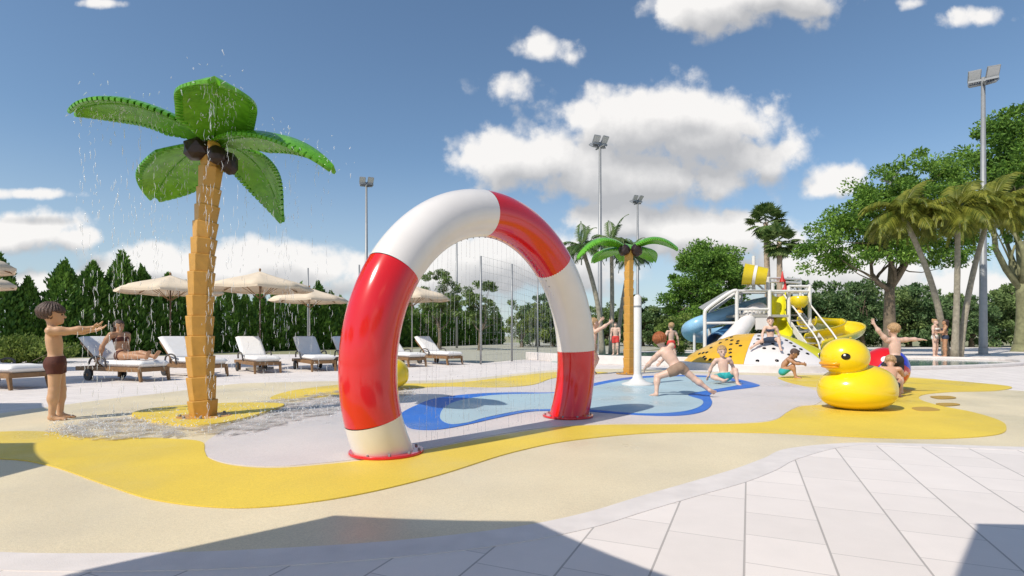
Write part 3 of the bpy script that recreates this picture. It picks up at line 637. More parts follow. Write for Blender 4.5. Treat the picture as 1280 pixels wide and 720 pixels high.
# ------------------------------------------------------------------ the arch
def build_arch():
    u = Vector((.644, .765, 0)); c = Vector((-.18, 5.38, 0)); zc, RR, tr = .672, 1.470, .224
    root = empty('spray_arch', c); tag(root, 'big red and white striped arch tube standing over the splash pad', 'water arch')
    def ang(px, py):                          # point on the arch plane seen at the pixel -> its angle round the arch
        k = (px - CX) / FPX; s = (k * c.y - c.x) / (u.x - k * u.y); d = c.y + s * u.y; z = EYE + (HY - py) / FPX * d
        t_ = math.atan2(z - zc, s); return t_ if t_ > -1.3 else t_ + 2 * math.pi
    a0 = math.atan2(-zc, 1.333); a1 = math.pi - a0
    cuts = [a0, ang(715, 439), ang(690, 331), ang(603, 262), ang(490, 337), ang(470, 522), a1]
    cuts = [math.atan2(-zc - .13, 1.308), *cuts[1:-1], math.pi - math.atan2(-zc - .13, 1.308)]
    for i in range(6):
        b = MB(); n = max(6, int((cuts[i + 1] - cuts[i]) / .035)); pts = []
        for k in range(n + 1):
            a = cuts[i] + (cuts[i + 1] - cuts[i]) * k / n
            pts.append(u * RR * math.cos(a) + Vector((0, 0, zc + RR * math.sin(a))))
        b.tube(pts, tr, 48, cap=False)
        b.build('red_segment' if i % 2 == 0 else 'white_segment', M_['red'] if i % 2 == 0 else M_['white'], root, True)
    for sg in (-1, 1):
        b = MB(); n = 48; vs = []
        b.lathe([(.20, .012), (.292, .012), (.297, .018), (.297, .026), (.292, .034), (.20, .034)], u * sg * 1.295, 48, cap=False)
        fl = b.build('base_flange', M_['red'], root, True, auto=40)
        for k in range(10):
            a = 2 * math.pi * k / 10; b = MB(); b.lathe([(.012, .034), (.012, .046), (.006, .05)], u * sg * 1.295 + Vector((.265 * math.cos(a), .265 * math.sin(a), 0)), 6)
            b.build('bolt', M_['steel'], fl)
    # little jet nozzles under the crown and the water they let fall
    for k in range(26):
        a = R(42) + R(96) * k / 25; p = u * (RR - tr) * math.cos(a) + Vector((0, 0, zc + (RR - tr) * math.sin(a)))
        j = MB(); j.tube([p + Vector((0, 0, .02)), p - Vector((0, 0, .008))], .006, 6); j.build('jet_nozzle', M_['steel'], root)
    w = MB(); rr = random.Random(3)
    for k in range(34):
        a = R(40) + R(98) * k / 33 + rr.uniform(-.01, .01); p = c + u * (RR - tr) * math.cos(a) + Vector((0, 0, zc + (RR - tr) * math.sin(a)))
        z = p.z - .02; off = Vector((rr.uniform(-.05, .05), rr.uniform(-.05, .05), 0)); z0 = z
        while z > .05:
            L = rr.uniform(.10, .5) * (1 if z > z0 - 1.0 else .45); zz = max(.03, z - L); f0 = (z0 - z) / z0; f1 = (z0 - zz) / z0
            w.tube([p + off * f0 + Vector((0, 0, z - p.z)), p + off * f1 + Vector((0, 0, zz - p.z))], rr.uniform(.0011, .0022), 4); z = zz - rr.uniform(.0, .07) * (1 + 2 * f1)
        for q in range(16):
            zz = rr.uniform(.02, z0 * .95); e = p + off + Vector((rr.gauss(0, .05), rr.gauss(0, .05), zz - p.z)); s_ = rr.uniform(.002, .005)
            w.ball(e, (s_ * .8, s_ * .8, s_ * 1.6), 5)
    o = w.build('water_curtain', M_['jet']); tag(o, 'thin threads of water falling from the striped arch', 'water', kind='stuff')
build_arch()

# ------------------------------------------------------------------ palm shaped sprayers
PALM_BASE = g(256, 523)
def palm_nuts(lump, k, d0):
    lump(k(249, 187, d0 - .05), (.175, .17, .14), 1, M_['coconut'], 'coconut')
    lump(k(286, 204, d0 - .02), (.10, .13, .13), 2, M_['coconut'], 'coconut')
    lump(k(271, 194, d0 - .16), (.11, .09, .11), 5, M_['coconut'], 'coconut')
    lump(k(266, 183, d0 + .2), (.14, .11, .12), 8, M_['coconut'], 'coconut')
    lump(k(268, 184, d0 - .12), (.05, .12, .085), 3, M_['trunk_orange'], 'trunk_tip')
def build_palm(small=False):
    d0 = PALM_BASE.y; root = empty('spray_palm', PALM_BASE); k = lambda px, py, d: at(px, py, d) - PALM_BASE
    line = [Vector((0, 0, z)) for z in (-.02, .5, 1, 1.5, 2, 2.5, 3.06)] if small else [k(254.5, 521, d0), k(251, 460, d0), k(250, 400, d0), k(252, 340, d0), k(256, 290, d0), k(261, 240, d0), k(266, 185, d0)]
    cl = catmull(line, 12, False); T = len(cl) - 1
    b = MB(); nseg = 14; yaw = R(25)
    for i in range(nseg):
        f0, f1 = i / nseg, (i + 1) / nseg
        p, q = cl[int(f0 * T)], cl[int(f1 * T)]; w = .150 - .034 * f0
        ax = (q - p).normalized(); x = Vector((1, 0, 0)); x = (x - ax * x.dot(ax)).normalized(); y = ax.cross(x); vs = []
        jy = yaw + R((i * 37) % 9 - 4)
        for (c_, r_) in ((p, w * .93), (q - ax * .012, w * 1.07), (q, w * 1.055), (q, w * .7)):
            for m in range(6):
                a = jy + math.pi * m / 3; vs.append(c_ + (x * math.cos(a) + y * math.sin(a)) * r_)
        fs = [(r * 6 + m, r * 6 + (m + 1) % 6, r * 6 + 6 + (m + 1) % 6, r * 6 + 6 + m) for r in range(3) for m in range(6)] + [tuple(range(18, 24)), tuple(range(5, -1, -1))]
        b.add(vs, fs)
    b.build('trunk', M_['trunk_orange'], root, bevel=.006)
    b = MB(); b.lathe([(.0, 0.022), (.30, .022), (.315, .034), (.315, .04), (.0, .046)], (0, 0, -.008), 40); bp = b.build('base_plate', M_['trunk_orange'], root, True, auto=35)
    for m in range(8):
        a = R(20 + 45 * m); b = MB(); b.lathe([(.018, .03), (.018, .052), (.009, .058)], (.25 * math.cos(a), .25 * math.sin(a), 0), 6); b.build('bolt', M_['steel'], bp)
    top = cl[-1]
    def lump(c, r, seed, m, name):
        bm = bmesh.new(); bmesh.ops.create_icosphere(bm, subdivisions=2, radius=1); rr = random.Random(seed)
        for v in bm.verts: v.co = Vector((v.co.x * r[0], v.co.y * r[1], v.co.z * r[2])) * rr.uniform(.86, 1.08)
        me = bpy.data.meshes.new(name); bm.to_mesh(me); bm.free(); me.materials.append(m); o = bpy.data.objects.new(name, me); COL.objects.link(o); o.parent = root; o.location = c
        md = o.modifiers.new('edge', 'BEVEL'); md.width = .006
        return o
    if small:
        lump(top + Vector((-.14, -.10, .0)), (.15, .15, .16), 1, M_['coconut'], 'coconut'); lump(top + Vector((.17, -.08, .0)), (.15, .15, .16), 2, M_['coconut'], 'coconut')
    else: palm_nuts(lump, k, d0)
    hub = top + Vector((0, 0, .08)) - (Vector((.0, 0, .05)) if small else Vector())
    def leaf(tip, mid, wmax, roll=0., root_off=(0, 0, 0)):
        P0, P1, P2 = hub + Vector(root_off), Vector(mid), Vector(tip); ctrl = P1 * 2 - (P0 + P2) * .5; n = 150; b = MB(); rows = []
        for i in range(n + 1):
            t = i / n; p = P0 * (1 - t) ** 2 + ctrl * 2 * t * (1 - t) + P2 * t * t; tg = ((ctrl - P0) * (1 - t) + (P2 - ctrl) * t).normalized()
            side = tg.cross(Vector((0, 0, 1))).normalized(); up = side.cross(tg)
            if roll: m = Matrix.Rotation(roll, 3, tg); side = m @ side; up = m @ up
            w = wmax * (min(1, (.28 + t * 3.0)) * (1 - max(0, (t - .5) / .5) ** 2.2 * .86)) * .5
            tooth = .80 if (i % 6 == 5) else 1.0
            row = []
            for s in (-1, -.82, -.45, 0, .45, .82, 1):
                e = tooth if abs(s) == 1 else 1
                back = -tg * .05 * abs(s) ** 2                       # fingers sweep forward
                row.append(p + side * s * w * e + up * (-.26 * w * s * s + .03 * (1 - abs(s))) - back * .9)
            rows.append((row, up))
        th = .05; vs = []; fs = []; m = 7
        for row, up in rows: vs += row
        for row, up in rows: vs += [q - up * (th * (1 if abs(ii - 3) < 3 else .6)) for ii, q in enumerate(row)]
        off = (n + 1) * m
        for i in range(n):
            for j in range(m - 1):
                a = i * m + j; fs += [(a, a + 1, a + m + 1, a + m), (off + a, off + a + m, off + a + m + 1, off + a + 1)]
            a = i * m; fs += [(a, a + m, off + a + m, off + a), (a + m - 1, off + a + m - 1, off + a + 2 * m - 1, a + 2 * m - 1)]
        a = n * m; fs += [(a + j, a + j + 1, off + a + j + 1, off + a + j) for j in range(m - 1)] + [(j + 1, j, off + j, off + j + 1) for j in range(m - 1)]
        b.add(vs, fs); lf = b.build('palm_leaf', M_['leafplastic'], root, True, auto=32)
        s_ = MB(); s_.tube([r[0][3] - r[1] * (th + .002) for r in rows[1:-2]], .012, 6); s_.build('midrib', M_['leafplastic'], lf, True)
        return P0, ctrl, P2
    curves = []
    if small:
        for tip, mid, w in (((-1.30, -.25, 2.86), (-.72, -.12, 3.33), .62), ((1.14, -.2, 3.08), (.60, -.1, 3.36), .58), ((-.75, .95, 2.93), (-.42, .55, 3.18), .6), ((.85, .85, 2.93), (.48, .5, 3.2), .6), ((.1, 1.3, 3.0), (.05, .7, 3.3), .6)): curves.append(leaf(tip, mid, w))
        return root, curves
    curves.append(leaf(k(92, 137, 5.75), k(172, 131, 5.9), .70))
    curves.append(leaf(k(268, 99, 5.0), k(271, 122, 5.55), .74))
    curves.append(leaf(k(415, 209, 5.75), k(350, 171, 5.95), .62))
    curves.append(leaf(k(354, 274, 7.15), k(322, 205, 6.85), .74))
    curves.append(leaf(k(193, 246, 7.05), k(222, 203, 6.75), .82))
    return root, curves
palm, palm_curves = build_palm()
tag(palm, 'tall palm shaped water sprayer with green leaves and leaning orange trunk, beside the standing boy', 'spray palm', 'palm shaped water sprayers')
p2, _c = build_palm(True); b2 = g(786, 468); p2.location = b2; tag(p2, None, 'spray palm', 'palm shaped water sprayers')
p2['label'] = 'smaller looking distant palm shaped sprayer behind the white post, leaves arching left and right'

# the water thrown off the big palm
def palm_water():
    rr = random.Random(11); b = MB()
    for ci, (P0, C1, P2) in enumerate(palm_curves):
        for q in range(16 if ci == 0 else 9):                                # falling strings from the leaf
            t = rr.uniform(.35, .99); p = P0 * (1 - t) ** 2 + C1 * 2 * t * (1 - t) + P2 * t * t + PALM_BASE
            base = p + Vector((rr.uniform(-.2, .2), rr.uniform(-.2, .2), -.05)); z = base.z; ph = rr.uniform(0, 6); amp = rr.uniform(.01, .035)
            while z > .05:
                L = rr.uniform(.02, .13); zz = z - L; x = base.x + amp * math.sin(ph + z * 5) + rr.gauss(0, .012); y = base.y + rr.gauss(0, .02); s = rr.uniform(.0018, .0058 if ci == 0 else .0044)
                b.tube([(x, y, z), (x + rr.gauss(0, .006), y, (z + zz) / 2), (x + rr.gauss(0, .008), y, max(zz, .01))], [s * .4, s, s * .3], 5)
                z = zz - rr.uniform(.0, .10) - (rr.uniform(.1, .5) if rr.random() < .12 else 0)
        for q in range(150):                               # spray thrown above and drops clinging to the underside
            t = rr.uniform(.15, .95); p = P0 * (1 - t) ** 2 + C1 * 2 * t * (1 - t) + P2 * t * t + PALM_BASE
            h = rr.choice((-.07, -.09, -.11, -.13, -.1, -.08, -.09, .04, .10)) + rr.gauss(0, .03); p = p + Vector((rr.gauss(0, .13), rr.gauss(0, .13), h)); s = rr.uniform(.0025, .0065)
            b.tube([p, p + Vector((rr.gauss(0, .012), rr.gauss(0, .012), rr.uniform(-.05, .02)))], [s, s * .4], 5)
    o = b.build('water_spray', M_['water'], smooth=True); tag(o, 'splashing water falling in broken strings from the tall palm leaves', 'water', kind='stuff')
    # splashing film on the rubber under the leaves
    ol = catmull([g(x, y) for x, y in ((70, 541), (90, 530), (150, 524), (240, 516), (330, 503), (420, 490), (480, 488), (520, 492), (440, 508), (405, 520), (330, 538), (290, 545), (240, 546), (150, 551), (95, 549))], 7)
    rr2 = random.Random(5); ol = [p + Vector((rr2.gauss(0, .045), rr2.gauss(0, .06), 0)) for p in ol]
    f = sheet('water_film', ol, .026, M_['puddle']); tag(f, kind='structure')
    b = MB()
    for q in range(5200):
        p = g(rr.uniform(60, 520), rr.uniform(486, 553)); 
        px = CX + p.x / p.y * FPX; py = HY + FPX * EYE / p.y; c = 545 - (px - 60) * .108
        if abs(py - c) > abs(rr.gauss(0, 10)) + 4: continue
        s = rr.uniform(.003, .0095); a = rr.uniform(0, 6.28); L = s * rr.uniform(1, 5)
        e = Vector((math.cos(a), math.sin(a), rr.uniform(0, .9))) * L
        if rr.random() < .12: p = p + Vector((0, 0, abs(rr.gauss(0, .05))))
        b.tube([p + Vector((0, 0, .026)), p + Vector((0, 0, .026)) + e * .5 + Vector((0, 0, s)), p + e + Vector((0, 0, .026))], [s * .5, s * .7, s * .25], 5)
    o = b.build('splashing_drops', M_['water'], smooth=True); tag(o, 'drops splashing up from the wet rubber under the palm', 'water', kind='stuff')
palm_water()

# ------------------------------------------------------------------ the white spray post
def spray_post():
    p = g(797, 482); root = empty('spray_post', p); tag(root, 'slim white spray post with flared foot beside the distant palm sprayer', 'spray post')
    b = MB(); b.lathe([(.072, .10), (.072, 1.70), (.066, 1.715), (.045, 1.72), (.045, 1.74), (.0, 1.745)], (0, 0, 0), 28, cap=False); b.build('post', M_['fr_white'], root, True, auto=40)
    b = MB(); b.lathe([(.30, 0), (.30, .02), (.17, .06), (.10, .12), (.075, .20), (.073, .20)], (0, 0, .02), 36, cap=False); b.build('flared_foot', M_['fr_white'], root, True, auto=50)
    b = MB(); b.lathe([(.076, 1.50), (.076, 1.53)], (0, 0, 0), 28, cap=False); b.build('collar', M_['steel'], root, True)
spray_post()

# ------------------------------------------------------------------ ducks
def build_duck():
    root = empty('duck', (0, 0, 0))
    S = [('ell', (0, 0, .285), (.49, .41, .285), None, .0), ('ell', (0, 0, .19), (.455, .39, .19), None, .08), ('ell', (.10, 0, .40), (.33, .31, .17), None, .10), ('ell', (-.19, 0, .695), (.285, .275, .25), None, .012)]
    V, Q = sdf_mesh(S, .014, lambda F, P: np.maximum(F, .012 - P[..., 2]))
    npmesh('body', V, Q, M_['duck'], root, True)
    V, Q = sdf_mesh([('ell', (-.425, 0, .612), (.085, .15, .040), None, 0), ('ell', (-.42, 0, .570), (.07, .13, .025), None, .012)], .008); npmesh('beak', V, Q, M_['beak'], root, True)
    for sg in (-1, 1):
        V, Q = sdf_mesh([('ell', (.02, sg * .365, .27), (.19, .05, .085), None, 0)], .010); npmesh('wing', V, Q, M_['duck'], root, True)
        a = Vector((-.378, sg * .200, .708)); 
        b = MB(); b.ball((0, 0, 0), (.052, .022, .043), 20); e = b.build('eye', M_['eyeblack'], root, True); e.location = a; e.rotation_euler = (0, 0, R(sg * 46))
        b = MB(); b.ball((0, 0, 0), (.016, .009, .014), 10); h = b.build('eye_glint', M_['eyewhite'], e, True); h.location = (-.012, sg * .019, .018)
    b = MB(); b.lathe([(.012, 0), (.016, .006), (.012, .012)], (0, 0, 0), 10); v = b.build('valve', M_['duck'], root, True); v.location = (-.10, 0, .945)
    b = MB(); b.lathe([(.285, 0), (.295, .008), (.285, .016)], (-.2, 0, .47), 40, cap=False)
    return root
duck = build_duck(); pd = g(1071, 511.5); duck.location = (pd.x, pd.y, 0); duck.rotation_euler = (0, 0, R(14)); duck.scale = (1.0, 1.0, .98)
tag(duck, 'big glossy yellow toy duck with black eye sitting on the yellow rubber', 'duck', 'yellow toy ducks')
dk2 = copy_tree(duck); pd = g(476, 487); dk2.location = (pd.x, pd.y, 0); dk2.rotation_euler = (0, 0, R(5)); dk2['label'] = 'yellow toy duck mostly hidden behind the left leg of the striped arch'

# ------------------------------------------------------------------ sun loungers
def build_lounger():
    """foot end at the origin, head towards -x"""
    root = empty('sun_lounger'); W, Ls, zt = .66, 1.98, .30; bx_ = -1.22
    b = MB()
    for sg in (-1, 1): b.box((-Ls / 2, sg * (W / 2 - .025), zt - .05), (Ls, .05, .09))
    b.box((-.025, 0, zt - .05), (.05, W - .1, .085)); b.box((-Ls + .025, 0, zt - .05), (.05, W - .1, .085)); b.box((bx_, 0, zt - .05), (.05, W - .1, .07))
    b.build('frame', M_['wood'], root, bevel=.006)
    b = MB()
    for k in range(14): b.box((-.09 - k * .083, 0, zt - .022), (.055, W - .11, .018))
    b.build('slats', M_['wood'], root)
    for sg in (-1, 1):
        b = MB(); b.add([(-.02, sg * (W / 2 - .055), zt - .01), (-.02, sg * (W / 2 + .005), zt - .01), (-.10, sg * (W / 2 + .005), zt - .01), (-.10, sg * (W / 2 - .055), zt - .01),
                         (.03, sg * (W / 2 - .045), 0), (.03, sg * (W / 2), 0), (-.02, sg * (W / 2), 0), (-.02, sg * (W / 2 - .045), 0)],
                        [(0, 1, 2, 3), (7, 6, 5, 4), (0, 4, 5, 1), (1, 5, 6, 2), (2, 6, 7, 3), (3, 7, 4, 0)]); b.build('leg', M_['wood'], root, bevel=.004)
        b = MB(); b.box((-1.52, sg * (W / 2 - .03), .15), (.06, .05, .24)); b.build('rear_leg', M_['wood'], root)
        b = MB(); n = 20; c = Vector((-1.52, sg * (W / 2 + .03), .125)); vs = []
        for y in (-.022, .022):
            for k in range(n): vs.append(c + Vector((.125 * math.cos(2 * math.pi * k / n), y, .125 * math.sin(2 * math.pi * k / n))))
        b.add(vs, [tuple(range(n)), tuple(range(2 * n - 1, n - 1, -1))] + [(k, (k + 1) % n, n + (k + 1) % n, n + k) for k in range(n)])
        wh = b.build('wheel', M_['black_rubber'], root, bevel=.008); b = MB(); b.ball(c + Vector((0, sg * .022, 0)), (.035, .01, .035), 10); b.build('hub', M_['wood'], wh, True)
        # curved arm rest
        b = MB(); b.tube(catmull([(-1.00, sg * (W / 2 + .01), zt), (-.99, sg * (W / 2 + .03), zt + .12), (-1.03, sg * (W / 2 + .04), zt + .19), (-1.20, sg * (W / 2 + .04), zt + .22), (-1.42, sg * (W / 2 + .03), zt + .17), (-1.55, sg * (W / 2), zt + .05)], 6, False), .02, 8); b.build('armrest', M_['darkframe'], root, True)
    def pad(name, L, w, t, m, seams):
        bm = bmesh.new(); nx, ny = 28, 12; V = {}
        for f in (0, 1):
            for i in range(nx + 1):
                for j in range(ny + 1):
                    x, y = i / nx, j / ny; ed = min(x, 1 - x) * L; ew = min(y, 1 - y) * w; e = min(1, min(ed, ew) / .045); e = math.sqrt(max(0, 1 - (1 - e) ** 2))
                    puff = e * (t / 2) * (1 + .10 * math.sin(x * math.pi * seams) * (1 if f else .2)) + .004
                    V[f, i, j] = bm.verts.new((x * L, (y - .5) * w, (puff if f else -puff)))
        for f in (0, 1):
            for i in range(nx):
                for j in range(ny):
                    q = [V[f, i, j], V[f, i + 1, j], V[f, i + 1, j + 1], V[f, i, j + 1]]; bm.faces.new(q if f else q[::-1])
        for i in range(nx): bm.faces.new([V[0, i, 0], V[0, i + 1, 0], V[1, i + 1, 0], V[1, i, 0]]); bm.faces.new([V[0, i + 1, ny], V[0, i, ny], V[1, i, ny], V[1, i + 1, ny]])
        for j in range(ny): bm.faces.new([V[0, 0, j + 1], V[0, 0, j], V[1, 0, j], V[1, 0, j + 1]]); bm.faces.new([V[0, nx, j], V[0, nx, j + 1], V[1, nx, j + 1], V[1, nx, j]])
        bmesh.ops.recalc_face_normals(bm, faces=bm.faces[:])
        me = bpy.data.meshes.new(name); bm.to_mesh(me); bm.free(); me.materials.append(m); me.shade_smooth(); o = bpy.data.objects.new(name, me); COL.objects.link(o); o.parent = root; return o
    s_ = pad('seat_cushion', 1.24, W - .02, .13, M_['cushion'], 4); s_.location = (-1.235, 0, zt + .066)
    k_ = pad('backrest_cushion', .86, W - .02, .12, M_['cushion'], 3); k_.location = (-1.22, 0, zt + .085); k_.rotation_euler = (0, R(-(180 - 38)), 0)
    b = MB(); dr = Vector((-math.cos(R(38)), 0, math.sin(R(38)))); nn = Vector((-math.sin(R(38)), 0, -math.cos(R(38))))
    for sg in (-1, 1): b.bar(Vector((bx_, sg * (W / 2 - .07), zt + .0)) + nn * .02, Vector((bx_, sg * (W / 2 - .07), zt)) + dr * .86 + nn * .02, .045, .03, (0, 1, 0))
    for k in range(7): c = Vector((bx_, 0, zt)) + dr * (.1 + k * .12) + nn * .01; b.bar(c + Vector((0, -W / 2 + .05, 0)), c + Vector((0, W / 2 - .05, 0)), .06, .018, nn)
    b.build('backrest_frame', M_['wood'], root)
    b = MB(); b.bar(Vector((bx_, 0, zt - .04)) + Vector((-.62, 0, 0)), Vector((bx_, 0, zt)) + dr * .6 + nn * .05, .04, .03, (0, 1, 0)); b.build('prop_strut', M_['wood'], root)
    return root
LG = build_lounger()
lspots = [(38, 486, -16, 'white cushioned wooden lounger at the left edge, directly behind the standing boy'),
          (194, 476.5, -20, 'white cushioned wooden lounger on which the woman is sunbathing'),
          (268, 471.5, -32, 'white cushioned lounger partly hidden behind the tall palm sprayer trunk'),
          (335, 466.8, -50, 'white cushioned wooden lounger just right of the tall palm sprayer trunk'),
          (405, 464.3, -54, 'white cushioned lounger whose shaded backrest stands left of the white umbrella pole'),
          (455, 461.5, -54, 'white cushioned lounger cut off by the left leg of the striped arch'),
          (522, 458.8, -48, 'white lounger of which only the foot end shows inside the arch'),
          (569, 456.2, -46, 'white lounger standing alone at the end of the row, framed by the arch')]
for i, (px, py, a, lab) in enumerate(lspots):
    o = LG if i == 0 else copy_tree(LG); p = g(px, py); o.location = (p.x, p.y, 0); o.rotation_euler = (0, 0, R(a)); tag(o, lab, 'sun lounger', 'white sun loungers in a row')

# ------------------------------------------------------------------ umbrellas
def build_umbrella(pole_m='alu'):
    root = empty('beach_umbrella'); Rr, zr, zt = 1.43, 2.30, 2.78; n = 8
    b = MB(); vs = []; rings = [(0.0, zt), (.30, zt - .14), (.62, zt - .255), (.86, zt - .35), (1.0, zr)]
    m = 6; V = []
    for k in range(n * m):
        a = 2 * math.pi * k / (n * m) + R(22.5); seg = (k % m) / m; c = math.cos(math.pi / n) / math.cos((seg - .5) * 2 * math.pi / n)
        sag = .035 * math.sin(seg * math.pi)
        V.append([(Rr * f * c * math.cos(a), Rr * f * c * math.sin(a), z - sag * f) for f, z in rings[1:]])
    vs = [(0, 0, zt)]; fs = []; q = len(rings) - 1
    for row in V: vs += row
    K = n * m
    for k in range(K):
        k2 = (k + 1) % K; fs.append((0, 1 + k * q, 1 + k2 * q))
        for i in range(q - 1): fs.append((1 + k * q + i, 1 + k * q + i + 1, 1 + k2 * q + i + 1, 1 + k2 * q + i))
    b.add(vs, fs); o = b.build('canopy', M_['canopy'], root, True, auto=25); md = o.modifiers.new('cloth', 'SOLIDIFY'); md.thickness = .008
    b = MB(); vs = []; fs = []
    for k in range(K):
        x, y, z = V[k][-1]; vs += [(x * 1.004, y * 1.004, z + .004), (x * 1.004, y * 1.004, z - .05)]
    for k in range(K): k2 = (k + 1) % K; fs.append((2 * k, 2 * k + 1, 2 * k2 + 1, 2 * k2))
    b.add(vs, fs); b.build('valance', M_['canopy'], o)
    b = MB(); b.lathe([(.021, .05), (.021, zt + .02)], n=14); b.build('pole', M_[pole_m], root, True)
    b = MB(); b.ball((0, 0, zt + .045), (.03, .03, .045), 12); b.build('finial', M_['wood'], root, True)
    for k in range(8):
        a = 2 * math.pi * k / 8 + R(22.5); d = Vector((math.cos(a), math.sin(a), 0)); b = MB(); b.bar(d * .03 + Vector((0, 0, zt - .03)), d * Rr * .985 + Vector((0, 0, zr - .012)), .018, .018); rb = b.build('rib', M_['wood'], root)
        b = MB(); b.bar(d * .03 + Vector((0, 0, 2.02)), d * Rr * .52 + Vector((0, 0, zr + .22)), .014, .014); b.build('strut', M_['wood'], rb)
    b = MB(); b.box((0, 0, .035), (.55, .55, .07)); bs = b.build('base_weight', M_['deckgrey'], root, bevel=.01); b = MB(); b.lathe([(.035, .07), (.035, .32)], n=12); b.build('sleeve', M_[pole_m], bs, True)
    return root
UM = build_umbrella('alu'); UMB = build_umbrella('brownpole')
upos = [(UMB, g(213, 459.4), 1.0, 'beige umbrella left of the tall palm sprayer trunk, peak near the leaf shadow'),
        (UMB, Vector(((325 - CX) / FPX * 15.4, 15.4, 0)), 1.0, 'widest beige umbrella of the row, just right of the palm trunk'),
        (UM, Vector(((387 - CX) / FPX * 20.6, 20.6, 0)), 1.0, 'lower beige umbrella on a pale pole left of the striped arch'),
        (UM, Vector(((515 - CX) / FPX * 19.5, 19.5, 0)), 1.0, 'beige umbrella seen through the arch beside its left leg'),
        (UM, Vector((-11.25, 10.35, 0)), 1.0, 'beige umbrella at the left edge, the upper of the two tips'),
        (UM, Vector((-14.65, 14.1, 0)), 1.0, 'beige umbrella at the left edge, the lower of the two tips'),
        (UM, Vector((-2.06, .17, 0)), .96, 'beige umbrella beside the viewer casting the shade on the front pavers'),
        (UM, Vector((1.36, .04, 0)), 1.0, 'beige umbrella casting the shade in the front right corner'),
        (UM, Vector((-6.27, 2.07, 0)), 1.0, 'beige umbrella casting the shade on the yellow rubber at the left'),
        (UM, Vector((-8.75, 5.0, 0)), 1.0, 'beige umbrella casting the shade beside the feet of the standing boy')]
used = set()
for src, p, sc_, lab in upos:
    o = src if src.name not in used else copy_tree(src); used.add(src.name)
    o.location = (p.x, p.y, 0); o.scale = (sc_, sc_, 1); o.rotation_euler = (0, 0, R(-5 if sc_ < 1 else 0)); tag(o, lab, 'umbrella', 'beige garden umbrellas')

# ------------------------------------------------------------------ lamps, fence
def build_lamp():
    """a 12 m mast with four flood lamps; built once, copies are scaled"""
    root = empty('flood_lamp'); b = MB(); b.lathe([(.16, 0), (.155, .5), (.075, 12.0)], n=16); b.build('mast', M_['steel'], root, True)
    b = MB(); b.lathe([(.26, 0), (.26, .04), (.17, .05), (.17, .3)], n=16, cap=False); b.build('mast_base', M_['steel'], root, True, auto=40)
    b = MB(); b.bar((-.52, 0, 11.9), (.52, 0, 11.9), .09, .09); b.bar((0, -.45, 11.72), (0, .45, 11.72), .07, .07); b.build('crossbar', M_['steel'], root)
    for (x, y, z, yaw, tilt) in ((-.30, -.05, 12.12, 0, 38), (.32, -.05, 12.16, 8, 38), (-.26, .30, 11.86, 180, 62), (.30, .30, 11.86, 160, 62)):
        m = Euler((R(tilt), 0, R(yaw))).to_matrix(); b = MB(); b.box((x, y, z), (.46, .09, .50), m, 1.0); hd = b.build('lamp_head', M_['steel'], root, bevel=.02)
        b = MB(); b.box(Vector((x, y, z)) + m @ Vector((0, -.051, 0)), (.40, .012, .44), m); b.build('lamp_glass', M_['lampglass'], hd)
        b = MB()
        for kk in range(5): b.box(Vector((x, y, z)) + m @ Vector((-.17 + kk * .085, .075, 0)), (.015, .06, .40), m)
        b.build('cooling_fins', M_['steel'], hd)
    return root
LP = build_lamp()
lamps = [(458, 228, 42.5, 20, 'tall flood lamp rising behind the left shoulder of the striped arch'),
         (750, 178, 33.8, 25, 'tallest flood lamp in front of the big cloud, beside the distant palms'),
         (797, 250, 48, 30, 'small far flood lamp directly above the distant palm sprayer'),
         (1229, 97, 27.5, -35, 'big near flood lamp among the palms at the right'),
         (1113, 222, 41, 10, 'faint flood lamp standing inside the tree crown at the right')]
for i, (px, py, Y, a, lab) in enumerate(lamps):
    o = LP if i == 0 else copy_tree(LP); t = at(px, py, Y); o.location = (t.x, t.y, 0); s_ = t.z / 12.0; o.scale = (1.15 if px > 1200 else 1.0,) * 2 + (s_,); o.rotation_euler = (0, 0, R(a)); tag(o, lab, 'flood lamp', 'flood lamps on tall masts')
def net_fence():
    root = empty('net_fence', g(601, 455.5)); p0 = Vector(root.location)
    posts = [(385, 335, 24), (449, 331, 22), (601, 320, 18.2), (640, 330, 20.4), (672, 345, 24), (716, 352, 27)]
    tag(root, 'tall see-through ball net on thin posts round the sports field, seen through the arch', 'net fence')
    tops = []
    for px, py, Y in posts:
        t = at(px, py, Y); b = MB(); b.lathe([(.035, -.05), (.035, t.z)], (t.x - p0.x, t.y - p0.y, 0), 8); b.build('fence_post', M_['steel'], root, True); tops.append(Vector((t.x, t.y, t.z)) - p0)
    b = MB()
    for a, c in zip(tops[2:], tops[3:]):
        L = (Vector((c.x, c.y, 0)) - Vector((a.x, a.y, 0))).length; n = int(L / .28)
        for k in range(n + 1):
            q = a.lerp(c, k / n); b.bar((q.x, q.y, .05), q, .0042, .0042, (1, 0, 0))
        for k in range(15):
            f = k / 14; b.bar((a.x, a.y, .05 + (a.z - .05) * f), (c.x, c.y, .05 + (c.z - .05) * f), .0042, .0042)
    b.build('netting', M_['steel'], root)
net_fence()
t = at(571, 297, 45); b = MB(); b.lathe([(.10, 0), (.06, t.z)], n=10); o = b.build('field_mast', M_['steel'], None, True); o.location = (t.x, t.y, -.05); tag(o, 'bare grey mast without a lamp seen through the arch, behind the lounger', 'mast')

